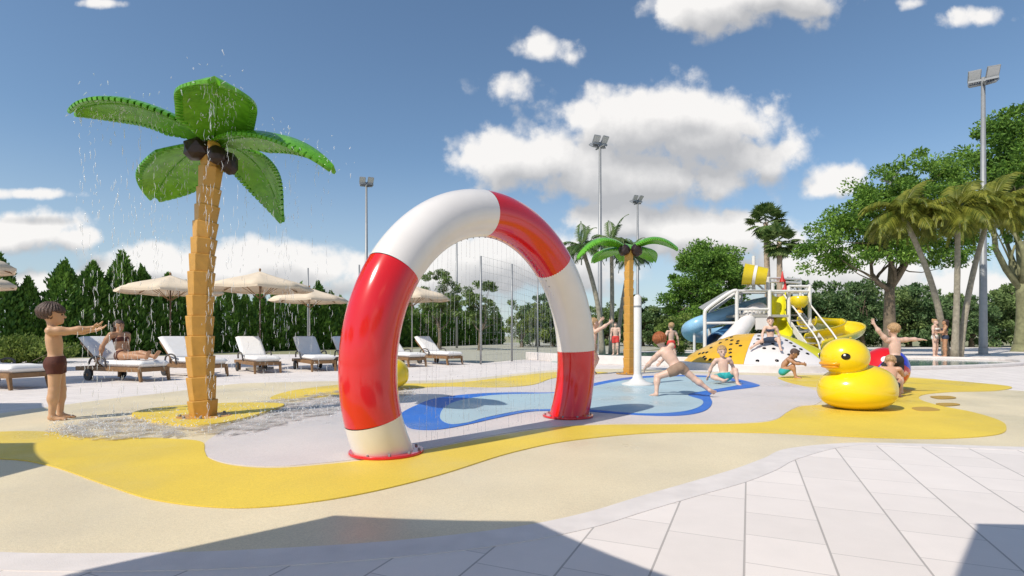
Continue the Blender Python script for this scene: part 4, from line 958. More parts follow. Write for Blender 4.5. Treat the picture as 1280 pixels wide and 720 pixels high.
# ------------------------------------------------------------------ vegetation
def leaves_mesh(name, C, D, size, m, parent, rng, aspect=.5, fold=.25, droop=0.):
    """one small folded leaf (two triangles each side of a crease) per centre C with heading D"""
    n = len(C); D = D / np.maximum(np.linalg.norm(D, axis=1, keepdims=True), 1e-6)
    A = rng.normal(size=(n, 3)); S = np.cross(D, A); S /= np.maximum(np.linalg.norm(S, axis=1, keepdims=True), 1e-6); Nn = np.cross(D, S)
    sz = (size * rng.uniform(.6, 1.35, n))[:, None]
    a = C - D * sz * .5; b = C + D * sz * .5 - np.array((0, 0, 1)) * sz * droop; l = C + S * sz * aspect * .5 + Nn * sz * fold * .5; r = C - S * sz * aspect * .5 + Nn * sz * fold * .5
    V = np.stack([a, l, b, r], 1).reshape(-1, 3); i = np.arange(n)[:, None] * 4
    F = i + np.array([[0, 1, 2, 3]]); return npmesh(name, V, F, m, parent)
def limb(b, p, q, r0, r1, rr, bend=.12, n=5, sides=8):
    p, q = Vector(p), Vector(q); L = (q - p).length; pts = []; off = Vector((rr.gauss(0, bend), rr.gauss(0, bend), rr.gauss(0, bend * .5))) * L
    for k in range(n + 1):
        t = k / n; pts.append(p.lerp(q, t) + off * math.sin(t * math.pi) )
    b.tube(pts, [r0 + (r1 - r0) * k / n for k in range(n + 1)], sides)
    return pts
def broad_tree(label, base, height, crown, trunk_h, tr, leafm, barkm, seed, clumps=70, per=150, leaf=.2, name='tree', limbs=7, low=None, group=None, lean=(0, 0), squash=1.0):
    """crown = list of (dx, dy, dz_centre, rx, ry, rz) lobes in metres above the base"""
    rr = random.Random(seed); rng = np.random.default_rng(seed); root = empty(name, base); tag(root, label, 'tree', group)
    b = MB(); fork = Vector((lean[0], lean[1], trunk_h)); limb(b, (0, 0, -.1), fork, tr * 1.25, tr * .8, rr, .03, 6, 12)
    b.lathe([(tr * 1.7, -.1), (tr * 1.35, .15), (tr * 1.15, .5)], n=12, cap=False)
    centres = []; vol = [l[3] * l[4] * l[5] for l in crown]; tot = sum(vol)
    for lobe, v in zip(crown, vol):
        k = max(3, int(round(clumps * v / tot)))
        for q in range(k):
            d = Vector((rr.gauss(0, 1), rr.gauss(0, 1), rr.gauss(0, 1))).normalized(); f = rr.uniform(.35, 1.0) ** .6
            centres.append(Vector((lobe[0] + d.x * lobe[3] * f, lobe[1] + d.y * lobe[4] * f, lobe[2] + d.z * lobe[5] * f)))
    tips = rr.sample(centres, min(limbs * 3, len(centres)))
    mains = []
    for k in range(limbs):
        a = 2 * math.pi * k / limbs + rr.uniform(-.3, .3); t = tips[k]; e = fork.lerp(t, rr.uniform(.5, .75)); pts = limb(b, fork - Vector((0, 0, rr.uniform(0, trunk_h * .12))), e, tr * rr.uniform(.40, .6), tr * .16, rr, .14, 6, 8); mains.append(pts)
    for k, t in enumerate(tips):
        pts = min(mains, key=lambda P: (P[-1] - t).length); limb(b, pts[rr.choice((3, 4, 5, 6))], t, tr * .16, tr * .03, rr, .12, 4, 5)
    b.build('trunk', barkm, root, True)
    C, D = [], []
    cx = np.array([(l[0], l[1], l[2]) for l in crown]).mean(0)
    for c in centres:
        k = int(per * 1.25 * rr.uniform(.5, 1.3)); cr = rr.uniform(.17, .36) * min(2.4, (crown[0][3] + crown[0][4]) * .5) * 1.15
        u = rng.normal(size=(k, 3)); u /= np.linalg.norm(u, axis=1, keepdims=True); f = rng.uniform(.02, 1, k) ** .55
        P = np.array(c) + u * f[:, None] * np.array((cr, cr, cr * .62 * squash)); C.append(P); out = np.array(c) - cx; out /= max(np.linalg.norm(out), 1e-3)
        D.append(u * .6 + out * .5 + rng.normal(size=(k, 3)) * .6 + np.array((0, 0, -.1)))
    leaves_mesh('crown', np.concatenate(C), np.concatenate(D), leaf, leafm, root, rng)
    return root
def thuja(seed, H=5.0, Rr=1.0):
    rr = random.Random(seed); rng = np.random.default_rng(seed); root = empty('conifer'); b = MB(); b.lathe([(.12, -.1), (.09, H * .3), (.03, H * .85)], n=8); b.build('trunk', M_['bark'], root, True)
    n = 5200; z = rng.uniform(0.02, 1, n) ** 1.15; prof = 1.02 * Rr * np.minimum(1, .62 + z * 2.2) * (1 - z ** 2.9) ** .95 * (1 + .10 * np.sin(z * 13 + seed * 2))
    a = rng.uniform(0, 2 * np.pi, n); lump = 1 + .16 * np.sin(a * 3 + seed + z * 6) + .13 * np.sin(a * 7 - z * 21 + seed) + .10 * np.sin(z * 34 + a * 2)
    r = prof * lump * rng.uniform(.72, 1.06, n)
    C = np.stack([r * np.cos(a), r * np.sin(a), z * H + .03 + rng.normal(0, .07, n)], 1) + rng.normal(0, .035, (n, 3))
    D = np.stack([np.cos(a) * .45, np.sin(a) * .45, np.full(n, .95)], 1) + rng.normal(size=(n, 3)) * .28
    leaves_mesh('crown', C, D, .27, M_['thuja'], root, rng, .42, .2); return root
THJ = [thuja(1, 5.0, .98), thuja(2, 5.3, 1.02), thuja(3, 4.8, .95)]
A0, A1 = Vector((-23.4, 23.0, -.04)), Vector((-1.9, 66.0, -.04)); N_T = 40; rr = random.Random(4); used = set()
for i in range(N_T):
    src = THJ[i % 3]; o = src if src.name not in used else copy_tree(src); used.add(src.name); t = i / (N_T - 1)
    p = A0.lerp(A1, t); o.location = (p.x + rr.gauss(0, .12), p.y + rr.gauss(0, .15), -.05); s_ = rr.uniform(.72, .94) * (1.0 if t < .5 else .95); 
    if i == 5: s_ = 1.10
    o.scale = (s_ * rr.uniform(.95, 1.12),) * 2 + (s_,); o.rotation_euler = (0, 0, rr.uniform(0, 6.28))
    tag(o, 'dark green cone shaped conifer in the hedge behind the loungers' if i != 5 else 'tallest dark green conifer of the hedge, left of the palm sprayer trunk', 'conifer tree', 'conifers of the long hedge')
o = THJ[0]

def P0(px, Y, z=-.05): return Vector(((px - CX) / FPX * Y, Y, z))
# loose trees inside the arch
broad_tree('taller loose olive green tree seen through the arch, left of the field mast', P0(549, 40), 6, [(0, 0, 4.4, 1.5, 1.4, 1.5), (.6, 0, 3.0, 1.2, 1.2, .9), (-.9, .2, 2.6, 1.0, 1, .8)], 1.6, .13, M_['olive'], M_['bark'], 21, 46, 130, .17, group='trees behind the arch')
broad_tree('loose olive green tree seen through the arch behind the net posts', P0(600, 38), 5, [(0, 0, 3.7, 1.3, 1.2, 1.4), (-.7, 0, 2.5, 1.1, 1, .8), (.5, .3, 2.3, .9, .9, .8)], 1.4, .12, M_['olive'], M_['bark'], 22, 42, 130, .17, group='trees behind the arch')
broad_tree('pale yellow green bushy tree seen through the arch, right of the net posts', P0(652, 48), 4, [(0, 0, 2.6, 1.8, 1.5, 1.7), (1.4, 0, 1.8, 1.3, 1.2, 1.3)], .7, .12, M_['shrub'], M_['bark'], 23, 46, 130, .18, group='trees behind the arch')
# the wood behind: separate bushy trees, copied
def bush_tree(seed, leafm):
    return broad_tree('x', (0, 0, 0), 5, [(0, 0, 2.9, 2.0, 1.8, 2.0), (1.2, .2, 1.9, 1.5, 1.4, 1.6), (-1.2, -.2, 1.7, 1.5, 1.4, 1.5), (0, -.4, 1.0, 1.9, 1.4, 1.0)], 1.0, .16, leafm, M_['bark'], seed, 58, 120, .24, name='bushy_tree')
BT = [bush_tree(31, M_['dkhedge']), bush_tree(32, M_['olive']), bush_tree(33, M_['dkhedge'])]
labs = ['dark bushy tree in the row behind the right hand palms', 'greyish olive bushy tree in the row behind the playground', 'dark bushy tree in the wood beyond the splash pad']
rr = random.Random(8); used = set()
back = [(px, rr.uniform(52, 60), rr.uniform(.92, 1.2)) for px in range(672, 862, 22)] + [(px, rr.uniform(46, 53), rr.uniform(.95, 1.28)) for px in range(1000, 1420, 27)] + [(px, rr.uniform(60, 68), rr.uniform(.9, 1.1)) for px in range(860, 1000, 30)]
for i, (px, Y, s_) in enumerate(back):
    k = i % 3; src = BT[k]; o = src if src.name not in used else copy_tree(src); used.add(src.name); p = P0(px + rr.uniform(-6, 6), Y); o.location = p; o.scale = (s_, s_, s_ * (.92 if px < 900 else 1.06)); o.rotation_euler = (0, 0, rr.uniform(0, 6.28))
    lab = 'bushy dark tree in the wood between the arch and the big round tree' if px < 862 else ('bushy dark tree of the row behind the right palms' if px >= 1000 and Y < 54 else 'bushy tree far behind the play structure')
    tag(o, lab, 'bushy tree', lab.replace('tree', 'trees', 1))
broad_tree('small pale green bushy tree left of the blue slide', P0(842, 27), 2.5, [(0, 0, 1.2, 1.1, .9, 1.0), (.7, 0, .8, .8, .8, .7)], .4, .06, M_['shrub'], M_['bark'], 24, 40, 120, .13, name='bushy_tree')
# big trees
broad_tree('big round dense green tree behind the play structure', P0(882, 36), 8, [(0, 0, 5.0, 2.3, 2.1, 2.3), (-1.3, 0, 3.5, 1.6, 1.5, 1.5), (1.2, .2, 3.9, 1.6, 1.5, 1.7), (0, -.3, 6.0, 1.7, 1.6, 1.2), (.1, 0, 2.5, 2.3, 1.7, 1.1)], 1.7, .30, M_['oak'], M_['bark'], 41, 150, 170, .20)
broad_tree('wide spreading green tree with dark forked limbs behind the three palms', P0(1112, 32), 12, [(0, 0, 8.4, 3.6, 3.0, 2.2), (-2.6, 0, 6.6, 2.6, 2.4, 1.5), (-3.6, .2, 5.6, 1.6, 1.5, 1.1), (2.6, .3, 7.4, 2.4, 2.2, 1.9), (1.5, 0, 10.2, 2.4, 2.2, 1.6), (3.4, 0, 5.9, 1.7, 1.6, 1.0), (-.2, -.8, 6.4, 2.6, 2, 1.2)], 4.0, .30, M_['bright'], M_['bark'], 42, 190, 170, .20, limbs=9)
broad_tree('huge tree with thick mossy trunk at the right edge', P0(1277, 33), 15, [(0, 0, 11.6, 4.2, 3.5, 3.0), (-2.2, -.2, 10.2, 2.3, 2, 1.9), (2.4, 0, 10.8, 3.5, 3, 2.8), (-.4, -.4, 13.2, 2.6, 2.4, 1.8), (-1.6, 0, 7.9, 2.4, 2.0, 1.3), (1.8, -.4, 8.2, 2.6, 2.2, 1.5)], 4.2, .38, M_['oak'], M_['barkgreen'], 43, 190, 170, .23, limbs=8)

# palms
def palm_tree(label, base, crown_at, tr, leafm, trunkm, seed, fr=20, L=2.1, width=.5, droop=1.0, bow=(0, 0), group=None, name='palm_tree', up=.75, nl=60):
    rr = random.Random(seed); rng = np.random.default_rng(seed); root = empty(name, base); tag(root, label, 'palm tree', group); top = Vector(crown_at) - Vector(base)
    b = MB(); pts = []; n = 16
    for k in range(n + 1):
        t = k / n; pts.append(Vector((top.x * t, top.y * t, top.z * t)) + Vector((bow[0], bow[1], 0)) * math.sin(t * math.pi))
    b.tube(pts, [tr * (1.35 - .25 * min(1, k / 3) - .35 * k / n + (.04 if k % 2 else 0)) for k in range(n + 1)], 12); b.build('trunk', trunkm, root, True)
    V, F = [], []
    sb = MB()
    for f in range(fr):
        a = 2 * math.pi * f / fr * 2.4 + rr.uniform(-.2, .2); el = rr.uniform(-.25, 1.15) * up if f > 2 else 1.3; Lf = L * rr.uniform(.8, 1.12)
        d = Vector((math.cos(a) * math.cos(el), math.sin(a) * math.cos(el), math.sin(el))); p = top.copy(); step = Lf / 14; mid = [p.copy()]; sag = droop * rr.uniform(.10, .17)
        for k in range(14):
            d = (d + Vector((0, 0, -sag * (.35 + k / 14 * 1.2)))).normalized(); p = p + d * step; mid.append(p.copy())
        sb.tube(mid, [.022 * (1 - k / 15) + .004 for k in range(15)], 4)
        for k in range(nl):
            t = .10 + .9 * k / nl; q = t * 14; i = min(13, int(q)); c = mid[i].lerp(mid[i + 1], q - i); tg = (mid[i + 1] - mid[i]).normalized(); s_ = tg.cross(Vector((0, 0, 1)))
            if s_.length < .05: s_ = Vector((1, 0, 0))
            s_.normalize(); w = width * (math.sin(min(1, t * 1.1 + .12) * math.pi) ** .6 + .12) * rr.uniform(.8, 1.1)
            for sg in (-1, 1):
                o = c + (s_ * sg * .8 + tg * .55).normalized() * w; mid_ = c.lerp(o, .5) + Vector((0, 0, .02)); o = o + Vector((0, 0, -w * .30 * droop)); h = tg * .022 * (L / 2)
                j = len(V); V += [tuple(c - h * .4), tuple(mid_ - h), tuple(o), tuple(mid_ + h)]; F.append((j, j + 1, j + 2, j + 3))
    sb.v += V; o_ = len(sb.v) - len(V); sb.f += [tuple(i + o_ for i in f) for f in F]
    me = bpy.data.meshes.new('crown'); me.from_pydata(sb.v, [], sb.f); me.update(); me.materials.append(leafm); o = bpy.data.objects.new('crown', me); COL.objects.link(o); o.parent = root
    return root
G_ = 'palm clump at the right'
palm_tree('palm with the trunk leaning furthest left in the right hand clump', g(1183, 446), at(1128, 268, 24), .125, M_['palmleaf'], M_['palmtrunk'], 51, 34, 2.15, .62, 1.35, (.35, 0), G_)
palm_tree('upright middle palm of the right hand clump', g(1193, 447), at(1197, 262, 23.5), .12, M_['palmleaf'], M_['palmtrunk'], 52, 36, 2.3, .62, 1.35, (.05, 0), G_)
palm_tree('palm leaning right across the big flood lamp mast', g(1199, 446.5), at(1240, 258, 24.5), .12, M_['palmleaf'], M_['palmtrunk'], 53, 34, 2.25, .62, 1.35, (-.2, 0), G_)
G2 = 'palms behind the distant palm sprayer'
palm_tree('palm with bowed leaning trunk nearest the arch', g(753, 443), at(727, 308, 28), .13, M_['palmleaf2'], M_['palmtrunk'], 54, 20, 1.65, .42, 1.1, (.25, 0), G2)
palm_tree('straight palm left of the distant palm sprayer trunk', g(764, 442.5), at(764, 302, 29), .12, M_['palmleaf2'], M_['palmtrunk'], 55, 20, 1.6, .42, 1.1, (.05, 0), G2)
palm_tree('palm directly behind the distant palm sprayer trunk', g(771, 442), at(789, 318, 30), .11, M_['palmleaf2'], M_['palmtrunk'], 56, 18, 1.4, .4, 1.2, (-.1, 0), G2)
def fan_palm(label, base, top, seed, Rr=1.3):
    rr = random.Random(seed); root = empty('fan_palm', base); tag(root, label, 'palm tree', 'tall pair of fan palms'); t = Vector(top) - Vector(base)
    b = MB(); b.tube([t * (k / 10) for k in range(11)], [.30 - .012 * k for k in range(11)], 12); b.build('trunk', M_['tantrunk'], root, True)
    V, F = [], []
    for f in range(58):
        a = rr.uniform(0, 6.283); el = rr.uniform(-1.25, 1.35); d = Vector((math.cos(a) * math.cos(el), math.sin(a) * math.cos(el), math.sin(el))); st = t + Vector((0, 0, .1)); L = Rr * rr.uniform(.55, .75) * (1 if el > -.5 else .85); c = st + d * L
        s_ = d.cross(Vector((0, 0, 1))).normalized(); u = s_.cross(d); j = len(V); V += [tuple(st - s_ * .015), tuple(st + s_ * .015), tuple(c)]; F.append((j, j + 1, j + 2)); k = 18
        for q in range(k):
            an = R(-118 + 236 * q / (k - 1)); dr = (d * math.cos(an) + s_ * math.sin(an) + u * -.12).normalized(); e = c + dr * Rr * .48 * rr.uniform(.85, 1.1) + Vector((0, 0, -.12 * Rr * abs(math.sin(an)) - .05)); m_ = c.lerp(e, .55) + u * .03; w = d.cross(dr); w = (u.cross(dr)).normalized() * .05 * Rr
            j = len(V); V += [tuple(c), tuple(m_ - w), tuple(e), tuple(m_ + w)]; F.append((j, j + 1, j + 2, j + 3))
    me = bpy.data.meshes.new('crown'); me.from_pydata(V, [], F); me.update(); me.materials.append(M_['fan']); o = bpy.data.objects.new('crown', me); COL.objects.link(o); o.parent = root
fan_palm('taller fan palm of the pair above the play structure', P0(962, 45), at(957, 278, 45), 61, 1.55)
fan_palm('shorter fan palm of the pair above the play structure', P0(976, 43), at(974, 302, 43), 62, 1.45)
# low shrubs behind the loungers at the left
def shrub(label, p, s_, seed, m, group=None):
    rng = np.random.default_rng(seed); root = empty('shrub', p); tag(root, label, 'shrub', group); n = 2200
    u = rng.normal(size=(n, 3)); u /= np.linalg.norm(u, axis=1, keepdims=True); f = rng.uniform(.2, 1, n) ** .4; C = u * f[:, None] * np.array((1.0, .6, .42)) * s_; C[:, 2] += .42 * s_; C *= (1 + .18 * np.sin(C[:, :1] * 6 + seed))
    C = C[C[:, 2] > .02]; leaves_mesh('foliage', C, u[:len(C)] * .6 + rng.normal(size=(len(C), 3)) * .4 + np.array((0, 0, .5)), .11, m, root, rng)
    b = MB(); rr = random.Random(seed)
    for k in range(7): limb(b, (rr.gauss(0, .08), rr.gauss(0, .08), -.05), (rr.gauss(0, .5) * s_, rr.gauss(0, .3) * s_, .55 * s_), .014, .005, rr, .1, 4, 5)
    b.build('stems', M_['bark'], root)
for i, (px, Y, s_) in enumerate(((6, 18.5, 1.0), (32, 18.8, 1.1), (58, 19.6, .95))):
    shrub(('leafy yellow green shrub at the left edge behind the first lounger', 'leafy yellow green shrub just left of the standing boy', 'leafy yellow green shrub directly behind the standing boy')[i], P0(px, Y, 0), s_, 70 + i, M_['shrub'], 'shrubs behind the loungers')

# ------------------------------------------------------------------ the climbing dome and the play structure
def dome():
    c = Vector(((948 - CX) / FPX * 16.4, 16.4, 0)); root = empty('climbing_dome', c); tag(root, 'low climbing dome with amber, white and lime panels in front of the slides', 'climbing dome')
    b = MB(); b.lathe([(2.42, 0), (2.42, .17), (2.40, .19), (2.2, .19), (2.2, .0)], n=72, cap=False); b.lathe([(0, .186), (2.25, .186)], n=72, cap=False); b.build('rim', M_['concrete_edge'], root, True, auto=40)
    prof = [(2.16, .19), (2.05, .30), (1.80, .47), (1.45, .66), (1.10, .83), (.85, .93), (.62, .995), (.35, 1.02), (0.02, 1.03)]
    def rz_(t):
        q = t * (len(prof) - 1); i = min(len(prof) - 2, int(q)); f = q - i; return prof[i][0] * (1 - f) + prof[i + 1][0] * f, prof[i][1] * (1 - f) + prof[i + 1][1] * f
    pr = [rz_(k / 40) for k in range(41)]
    secs = [(-150, -34, 'sl_amber', 'amber panel'), (-34, 24, 'sl_white', 'white panel'), (24, 140, 'sl_lime', 'lime yellow panel'), (140, 210, 'sl_white', 'plain rear panel')]
    hold = None; rr = random.Random(9)
    for a, e, m, lab in secs:
        b = MB(); b.lathe(pr, n=40, ang=(R(a - 90 + .12), R(e - 90 - .12)), cap=False); o = b.build('panel', M_[m], root, True); o['label'] = lab
        if lab in ('amber panel', 'white panel'):
            done = []; n = 0
            while n < 20:
                t = rr.uniform(.10, .66); an = rr.uniform(max(a, -88) + 5, e - 6); r_, z = rz_(t); r2, z2 = rz_(t + .02); p = Vector((r_ * math.sin(R(an)), -r_ * math.cos(R(an)), z))
                if any((p - q).length < .13 for q in done): continue
                done.append(p); n += 1; nx = Vector((math.sin(R(an)) * (z2 - z), -math.cos(R(an)) * (z2 - z), (r_ - r2))).normalized()
                if hold is None: b2 = MB(); b2.lathe([(.050, -.02), (.050, .008), (.036, .020), (.0, .022)], n=10, cap=False); h = b2.build('climbing_hold', M_['eyeblack'], o, True); hold = h
                else: h = hold.copy(); COL.objects.link(h); h.parent = o
                h.location = p; h.rotation_euler = nx.to_track_quat('Z', 'Y').to_euler()
dome()
def play():
    org = Vector(((950 - CX) / FPX * 20, 20, 0)); root = empty('play_structure', org); tag(root, 'white tube framed water play structure with slides, tipping bucket and stairs', 'play structure')
    A = lambda px, py, Y: at(px, py, Y) - org
    GZ = lambda px, Y: Vector(((px - CX) / FPX * Y, Y, 0)) - org
    def pipe(name, pts, r, m='fr_white', parent=root, n=12, cap=True):
        b = MB(); b.tube(pts, r, n, cap); return b.build(name, M_[m], parent, True, auto=50)
    F, Bk = 18.9, 21.0
    for px, py, Y in ((921, 363, F), (962, 363, F), (986, 357, 19.3), (1012, 357.5, 19.3), (926, 366, Bk), (966, 349, Bk), (1000, 350, Bk), (960, 347, 19.9)):
        pipe('post', [GZ(px, Y), A(px, py, Y)], .062); 
    pipe('bent_post', catmull([GZ(881, F), A(881, 410, F), A(881, 392, F), A(884, 386, F), A(900, 374, F), A(915, 364.5, F), A(921, 363.2, F)], 6, False), .062)
    pipe('bent_post', catmull([GZ(887, Bk), A(887, 410, Bk), A(887, 394, Bk), A(890, 388, Bk), A(905, 377, Bk), A(918, 367.5, Bk), A(926, 366, Bk)], 6, False), .062)
    for a, c in (((921, 363.5, F), (1012, 364, 19.3)), ((926, 366, Bk), (1000, 366, Bk)), ((881, 404, F), (921, 403.5, F)), ((960, 347.5, 19.9), (1001, 349, Bk)), ((960, 352, 19.9), (1001, 353.5, Bk)), ((986, 357.5, 19.3), (1012, 358, 19.3)), ((921, 386.5, F), (962, 386.5, F)), ((921, 363.5, F), (926, 366, Bk)), ((962, 363.5, F), (966, 366, Bk)), ((1012, 358, 19.3), (1000, 358, Bk)), ((986, 418, 19.3), (1012, 412, 19.3)), ((926, 391, Bk), (966, 391, Bk)), ((887, 404, Bk), (926, 404, Bk))):
        pipe('rail', [A(*a), A(*c)], .045)
    for k in range(8): pipe('baluster', [A(925 + k * 5, 386.5, F), A(925 + k * 5, 392, F)], .018)
    # deck, deck edge
    b = MB(); p0, p1 = A(921, 393.5, F), A(986, 393.5, F); z = p0.z; b.box(((p0.x + p1.x) / 2, (F + Bk) / 2 - org.y, z - .04), (p1.x - p0.x, Bk - F, .09)); b.build('deck', M_['deckgrey'], root, bevel=.01)
    # roof sheet
    b = MB(); q = [A(878, 386.5, F), A(915, 362.5, F), A(962, 362.3, F)]; r_ = [A(873, 384, 20.8), A(908, 363.5, 20.8), A(960, 363.5, 20.8)]
    b.add(q + r_, [(0, 1, 4, 3), (1, 2, 5, 4)]); o = b.build('roof_sheet', M_['roofmesh'], root); md = o.modifiers.new('t', 'SOLIDIFY'); md.thickness = .04
    # mast and tipping bucket
    pipe('mast', [A(942, 364, 19.8), A(942, 320, 19.8)], .06)
    for px in (927, 958): pipe('mast_brace', [A(px, 365, 19.8), A(942, 351, 19.8)], .035)
    bk = MB(); bk.lathe([(.0, -.40), (.28, -.40), (.30, -.38), (.39, .36), (.41, .38), (.38, .38), (.36, .34), (.27, -.34), (0, -.34)], n=32, cap=False); o = bk.build('tipping_bucket', M_['sl_yellow'], root, True, auto=40); o.location = A(942, 344.5, 19.65) + Vector((0, -.12, 0)); o.rotation_euler = Vector((-.86, .42, .16)).to_track_quat('Z', 'Y').to_euler()
    b = MB(); b.lathe([(.36, -.05), (.365, .05)], n=32, cap=False); s = b.build('bucket_band', M_['fr_white'], o, True)
    # slides
    def shell(o, t=.03): md = o.modifiers.new('t', 'SOLIDIFY'); md.thickness = t; return o
    P1 = catmull([A(960, 377, 20.6), A(942, 382, 20.5), A(915, 391, 20.2), A(888, 400, 20.0), A(869, 407, 20.0), A(861, 413, 20.6), A(868, 419, 21.4), A(890, 419, 21.8), A(915, 415, 21.8)], 8, False)
    shell(pipe('tube_slide', P1, [.19 + .09 * min(1, k / 14) for k in range(len(P1))], 'sl_blue', n=20, cap=False))
    P2 = catmull([A(926, 410, 20.2), A(915, 416, 19.9), A(903, 424, 19.4), A(895, 429, 18.9)], 8, False); shell(pipe('tube_slide', P2, .36, 'sl_dblue', n=20, cap=False))
    e = P2[-1]; t = (P2[-1] - P2[-2]).normalized(); pipe('slide_lip', [e, e + t * .06], .40, 'sl_blue', n=20, cap=False)
    P3 = catmull([A(950, 388, 19.8), A(940, 392, 19.4), A(932, 402, 19.1), A(922, 416, 18.8), A(906, 432, 18.5)], 8, False); shell(pipe('tube_slide', P3, .30, 'sl_white', n=20, cap=False))
    def trough(name, pts, r, m, a0=-.12, a1=1.12):
        b = MB(); b.tube(pts, r, 15, False, (math.pi * a0, math.pi * a1), False); o = b.build(name, M_[m], root, True); md = o.modifiers.new('t', 'SOLIDIFY'); md.thickness = .035; md.offset = 0; return o
    trough('open_slide', catmull([A(1008, 400, 20.4), A(1024, 402, 21.2), A(1046, 403, 21.5), A(1064, 405, 21.0), A(1068, 410, 20.0), A(1055, 416, 19.2), A(1034, 421, 18.7), A(1016, 426, 18.4)], 8, False), .34, 'sl_yellow')
    trough('open_slide', catmull([A(973, 366, 20.2), A(973, 380, 19.9), A(973, 396, 19.5), A(976, 408, 19.0), A(981, 416, 18.5)], 8, False), .24, 'sl_lime')
    for px, Y, py in ((1046, 21.5, 412), (1060, 19.6, 420), (1030, 18.8, 428), (868, 20.0, 414), (890, 21.8, 426), (915, 20.2, 400)): pipe('slide_support', [GZ(px, Y), A(px, py, Y)], .05)
    # round spill bucket with its bracket
    b = MB(); b.lathe([(0, -.27), (.16, -.235), (.27, -.12), (.30, .02), (.28, .13), (.25, .16), (.23, .13), (0, .08)], n=28, cap=False); o = b.build('spill_bowl', M_['sl_yellow'], root, True, auto=60); o.location = A(999, 376, 19.2)
    b = MB(); b.lathe([(.06, 0), (.11, -.12), (.14, -.16)], n=16, cap=False); s = b.build('bowl_spout', M_['sl_amber'], o, True); s.location = (0, 0, -.26)
    pipe('bowl_bracket', [A(986, 372, 19.3), A(1012, 372, 19.3)], .035)
    # stairs
    for k in range(9):
        f = k / 8; p = A(993 + 10 * f, 394, 19.6); z = p.z * (1 - f) + .10 * f; y = 19.6 - 1.6 * f - org.y; b = MB(); b.box((p.x, y, z), (.62, .24, .045)); b.build('step', M_['deckgrey'], root)
    for dx in (-.33, .33):
        b = MB(); p = A(993, 394, 19.6); q = A(1003, 394, 19.6); b.bar((p.x + dx, 19.7 - org.y, p.z), (q.x + dx, 17.95 - org.y, .02), .05, .20); b.build('stringer', M_['fr_white'], root)
        pipe('handrail', catmull([(p.x + dx, 19.7 - org.y, p.z + .75), ((p.x + q.x) / 2 + dx, 18.8 - org.y, p.z / 2 + .75), (q.x + dx, 18.0 - org.y, .75), (q.x + dx, 17.9 - org.y, .02)], 5, False), .028)
    b = MB(); p0, p1 = A(945, 396, F), A(962, 412, F); b.box(((p0.x + p1.x) / 2, F + .05 - org.y, (p0.z + p1.z) / 2), (p1.x - p0.x, .06, p0.z - p1.z)); b.build('side_panel', M_['sl_white'], root, bevel=.01)
    for px, py in ((978, 347), (981, 357)):
        b = MB(); b.lathe([(.10, -.16), (.05, .02), (.02, .22), (0, .24)], n=14, cap=False); o = b.build('spray_cone', M_['redflag'], root, True); o.location = A(px, py, 20.1)
    pipe('antenna_pipe', [A(979, 366, 20.1), A(979, 338, 20.1)], .028)
play()

# ------------------------------------------------------------------ ball
def ball():
    root = empty('beach_ball'); p = Vector(((1106 - CX) / FPX * 9.6, 9.6, 0)); root.location = p + Vector((0, 0, .375)); root.rotation_euler = (R(62), R(8), R(-38)); tag(root, 'big red and blue beach ball behind the yellow duck', 'beach ball')
    n = 6
    for k in range(n):
        b = MB(); b.lathe([(.375 * math.sin(math.pi * q / 20), -.375 * math.cos(math.pi * q / 20)) for q in range(1, 20)], n=10, ang=(2 * math.pi * k / n, 2 * math.pi * (k + 1) / n), cap=False); b.build('ball_panel', M_['red' if k % 2 else 'ballblue'] if k not in (1, 2) else M_['red'], root, True)
    for z in (-1, 1): b = MB(); b.lathe([(.062, 0), (.05, .012 * z), (0, .016 * z)], (0, 0, .369 * z), 14, cap=False); b.build('end_cap', M_['eyewhite'], root, True)
ball()

# ------------------------------------------------------------------ the people
DN = (0, 0, -1)
FT = (0, 1, -.08)
def stand(**k):
    d = dict(aL=((-.12, .05, -1), (-.05, .2, -1), (0, .15, -1), (1, 0, 0)), aR=((.12, .05, -1), (.05, .2, -1), (0, .15, -1), (-1, 0, 0)), lL=((-.05, .04, -1), (-.02, -.05, -1), (-.15, 1, 0)), lR=((.05, .04, -1), (.02, -.05, -1), (.15, 1, 0))); d.update(k); return d
pb = g(70, 525); 
figure(1.30, (pb.x, pb.y, 0), R(-58), stand(U=(0, -.06, 1), U2=(0, -.10, 1), Uh=(0, .03, 1),
    aL=((-.02, 1, -.02), (.08, 1, .10), (.1, .9, .38), (.2, -.35, .9)), aR=((.08, 1, .04), (-.10, 1, .18), (-.12, .85, .5), (-.1, -.4, .9)),
    lL=((-.05, .10, -1), (.0, -.02, -1), (-.15, 1, -.02)), lR=((.03, -.03, -1), (0, -.07, -1), (.15, 1, -.02))), M_['skin_boy'], M_['hair_brown'], 'boy in maroon trunks standing at the left, both arms held out to the falling water', [('trunks', M_['trunks_maroon'])], True, 'bowl', .0048)
lo = g(194, 476.5); a6 = R(-20); bx = Vector((lo.x - .98 * math.cos(a6), lo.y - .98 * math.sin(a6), 0))
figure(1.64, (bx.x, bx.y, 0), R(-108), dict(U=(0, -.34, .94), U2=(0, -.16, .98), Uh=(0, .12, 1), aL=((-.3, -.45, -.85), (-.1, -.12, -1), (-.2, -.6, -.5), (0, .2, -1)), aR=((.35, -.40, -.85), (.1, -.1, -1), (.2, -.6, -.5), (0, .2, -1)),
    lL=((-.06, 1, .16), (0, 1, -.17), (-.1, .5, .85)), lR=((.06, 1, .03), (0, 1, -.04), (.15, .5, .85))), M_['skin_tan'], M_['hair_dark'], 'woman sunbathing on a white lounger behind the boy, legs stretched out', [('brief', M_['trunks_maroon']), ('top', M_['trunks_maroon'])], False, 'long', .0075, z0=.545)
p = Vector(((741 - CX) / FPX * 13.4, 13.4, 0))
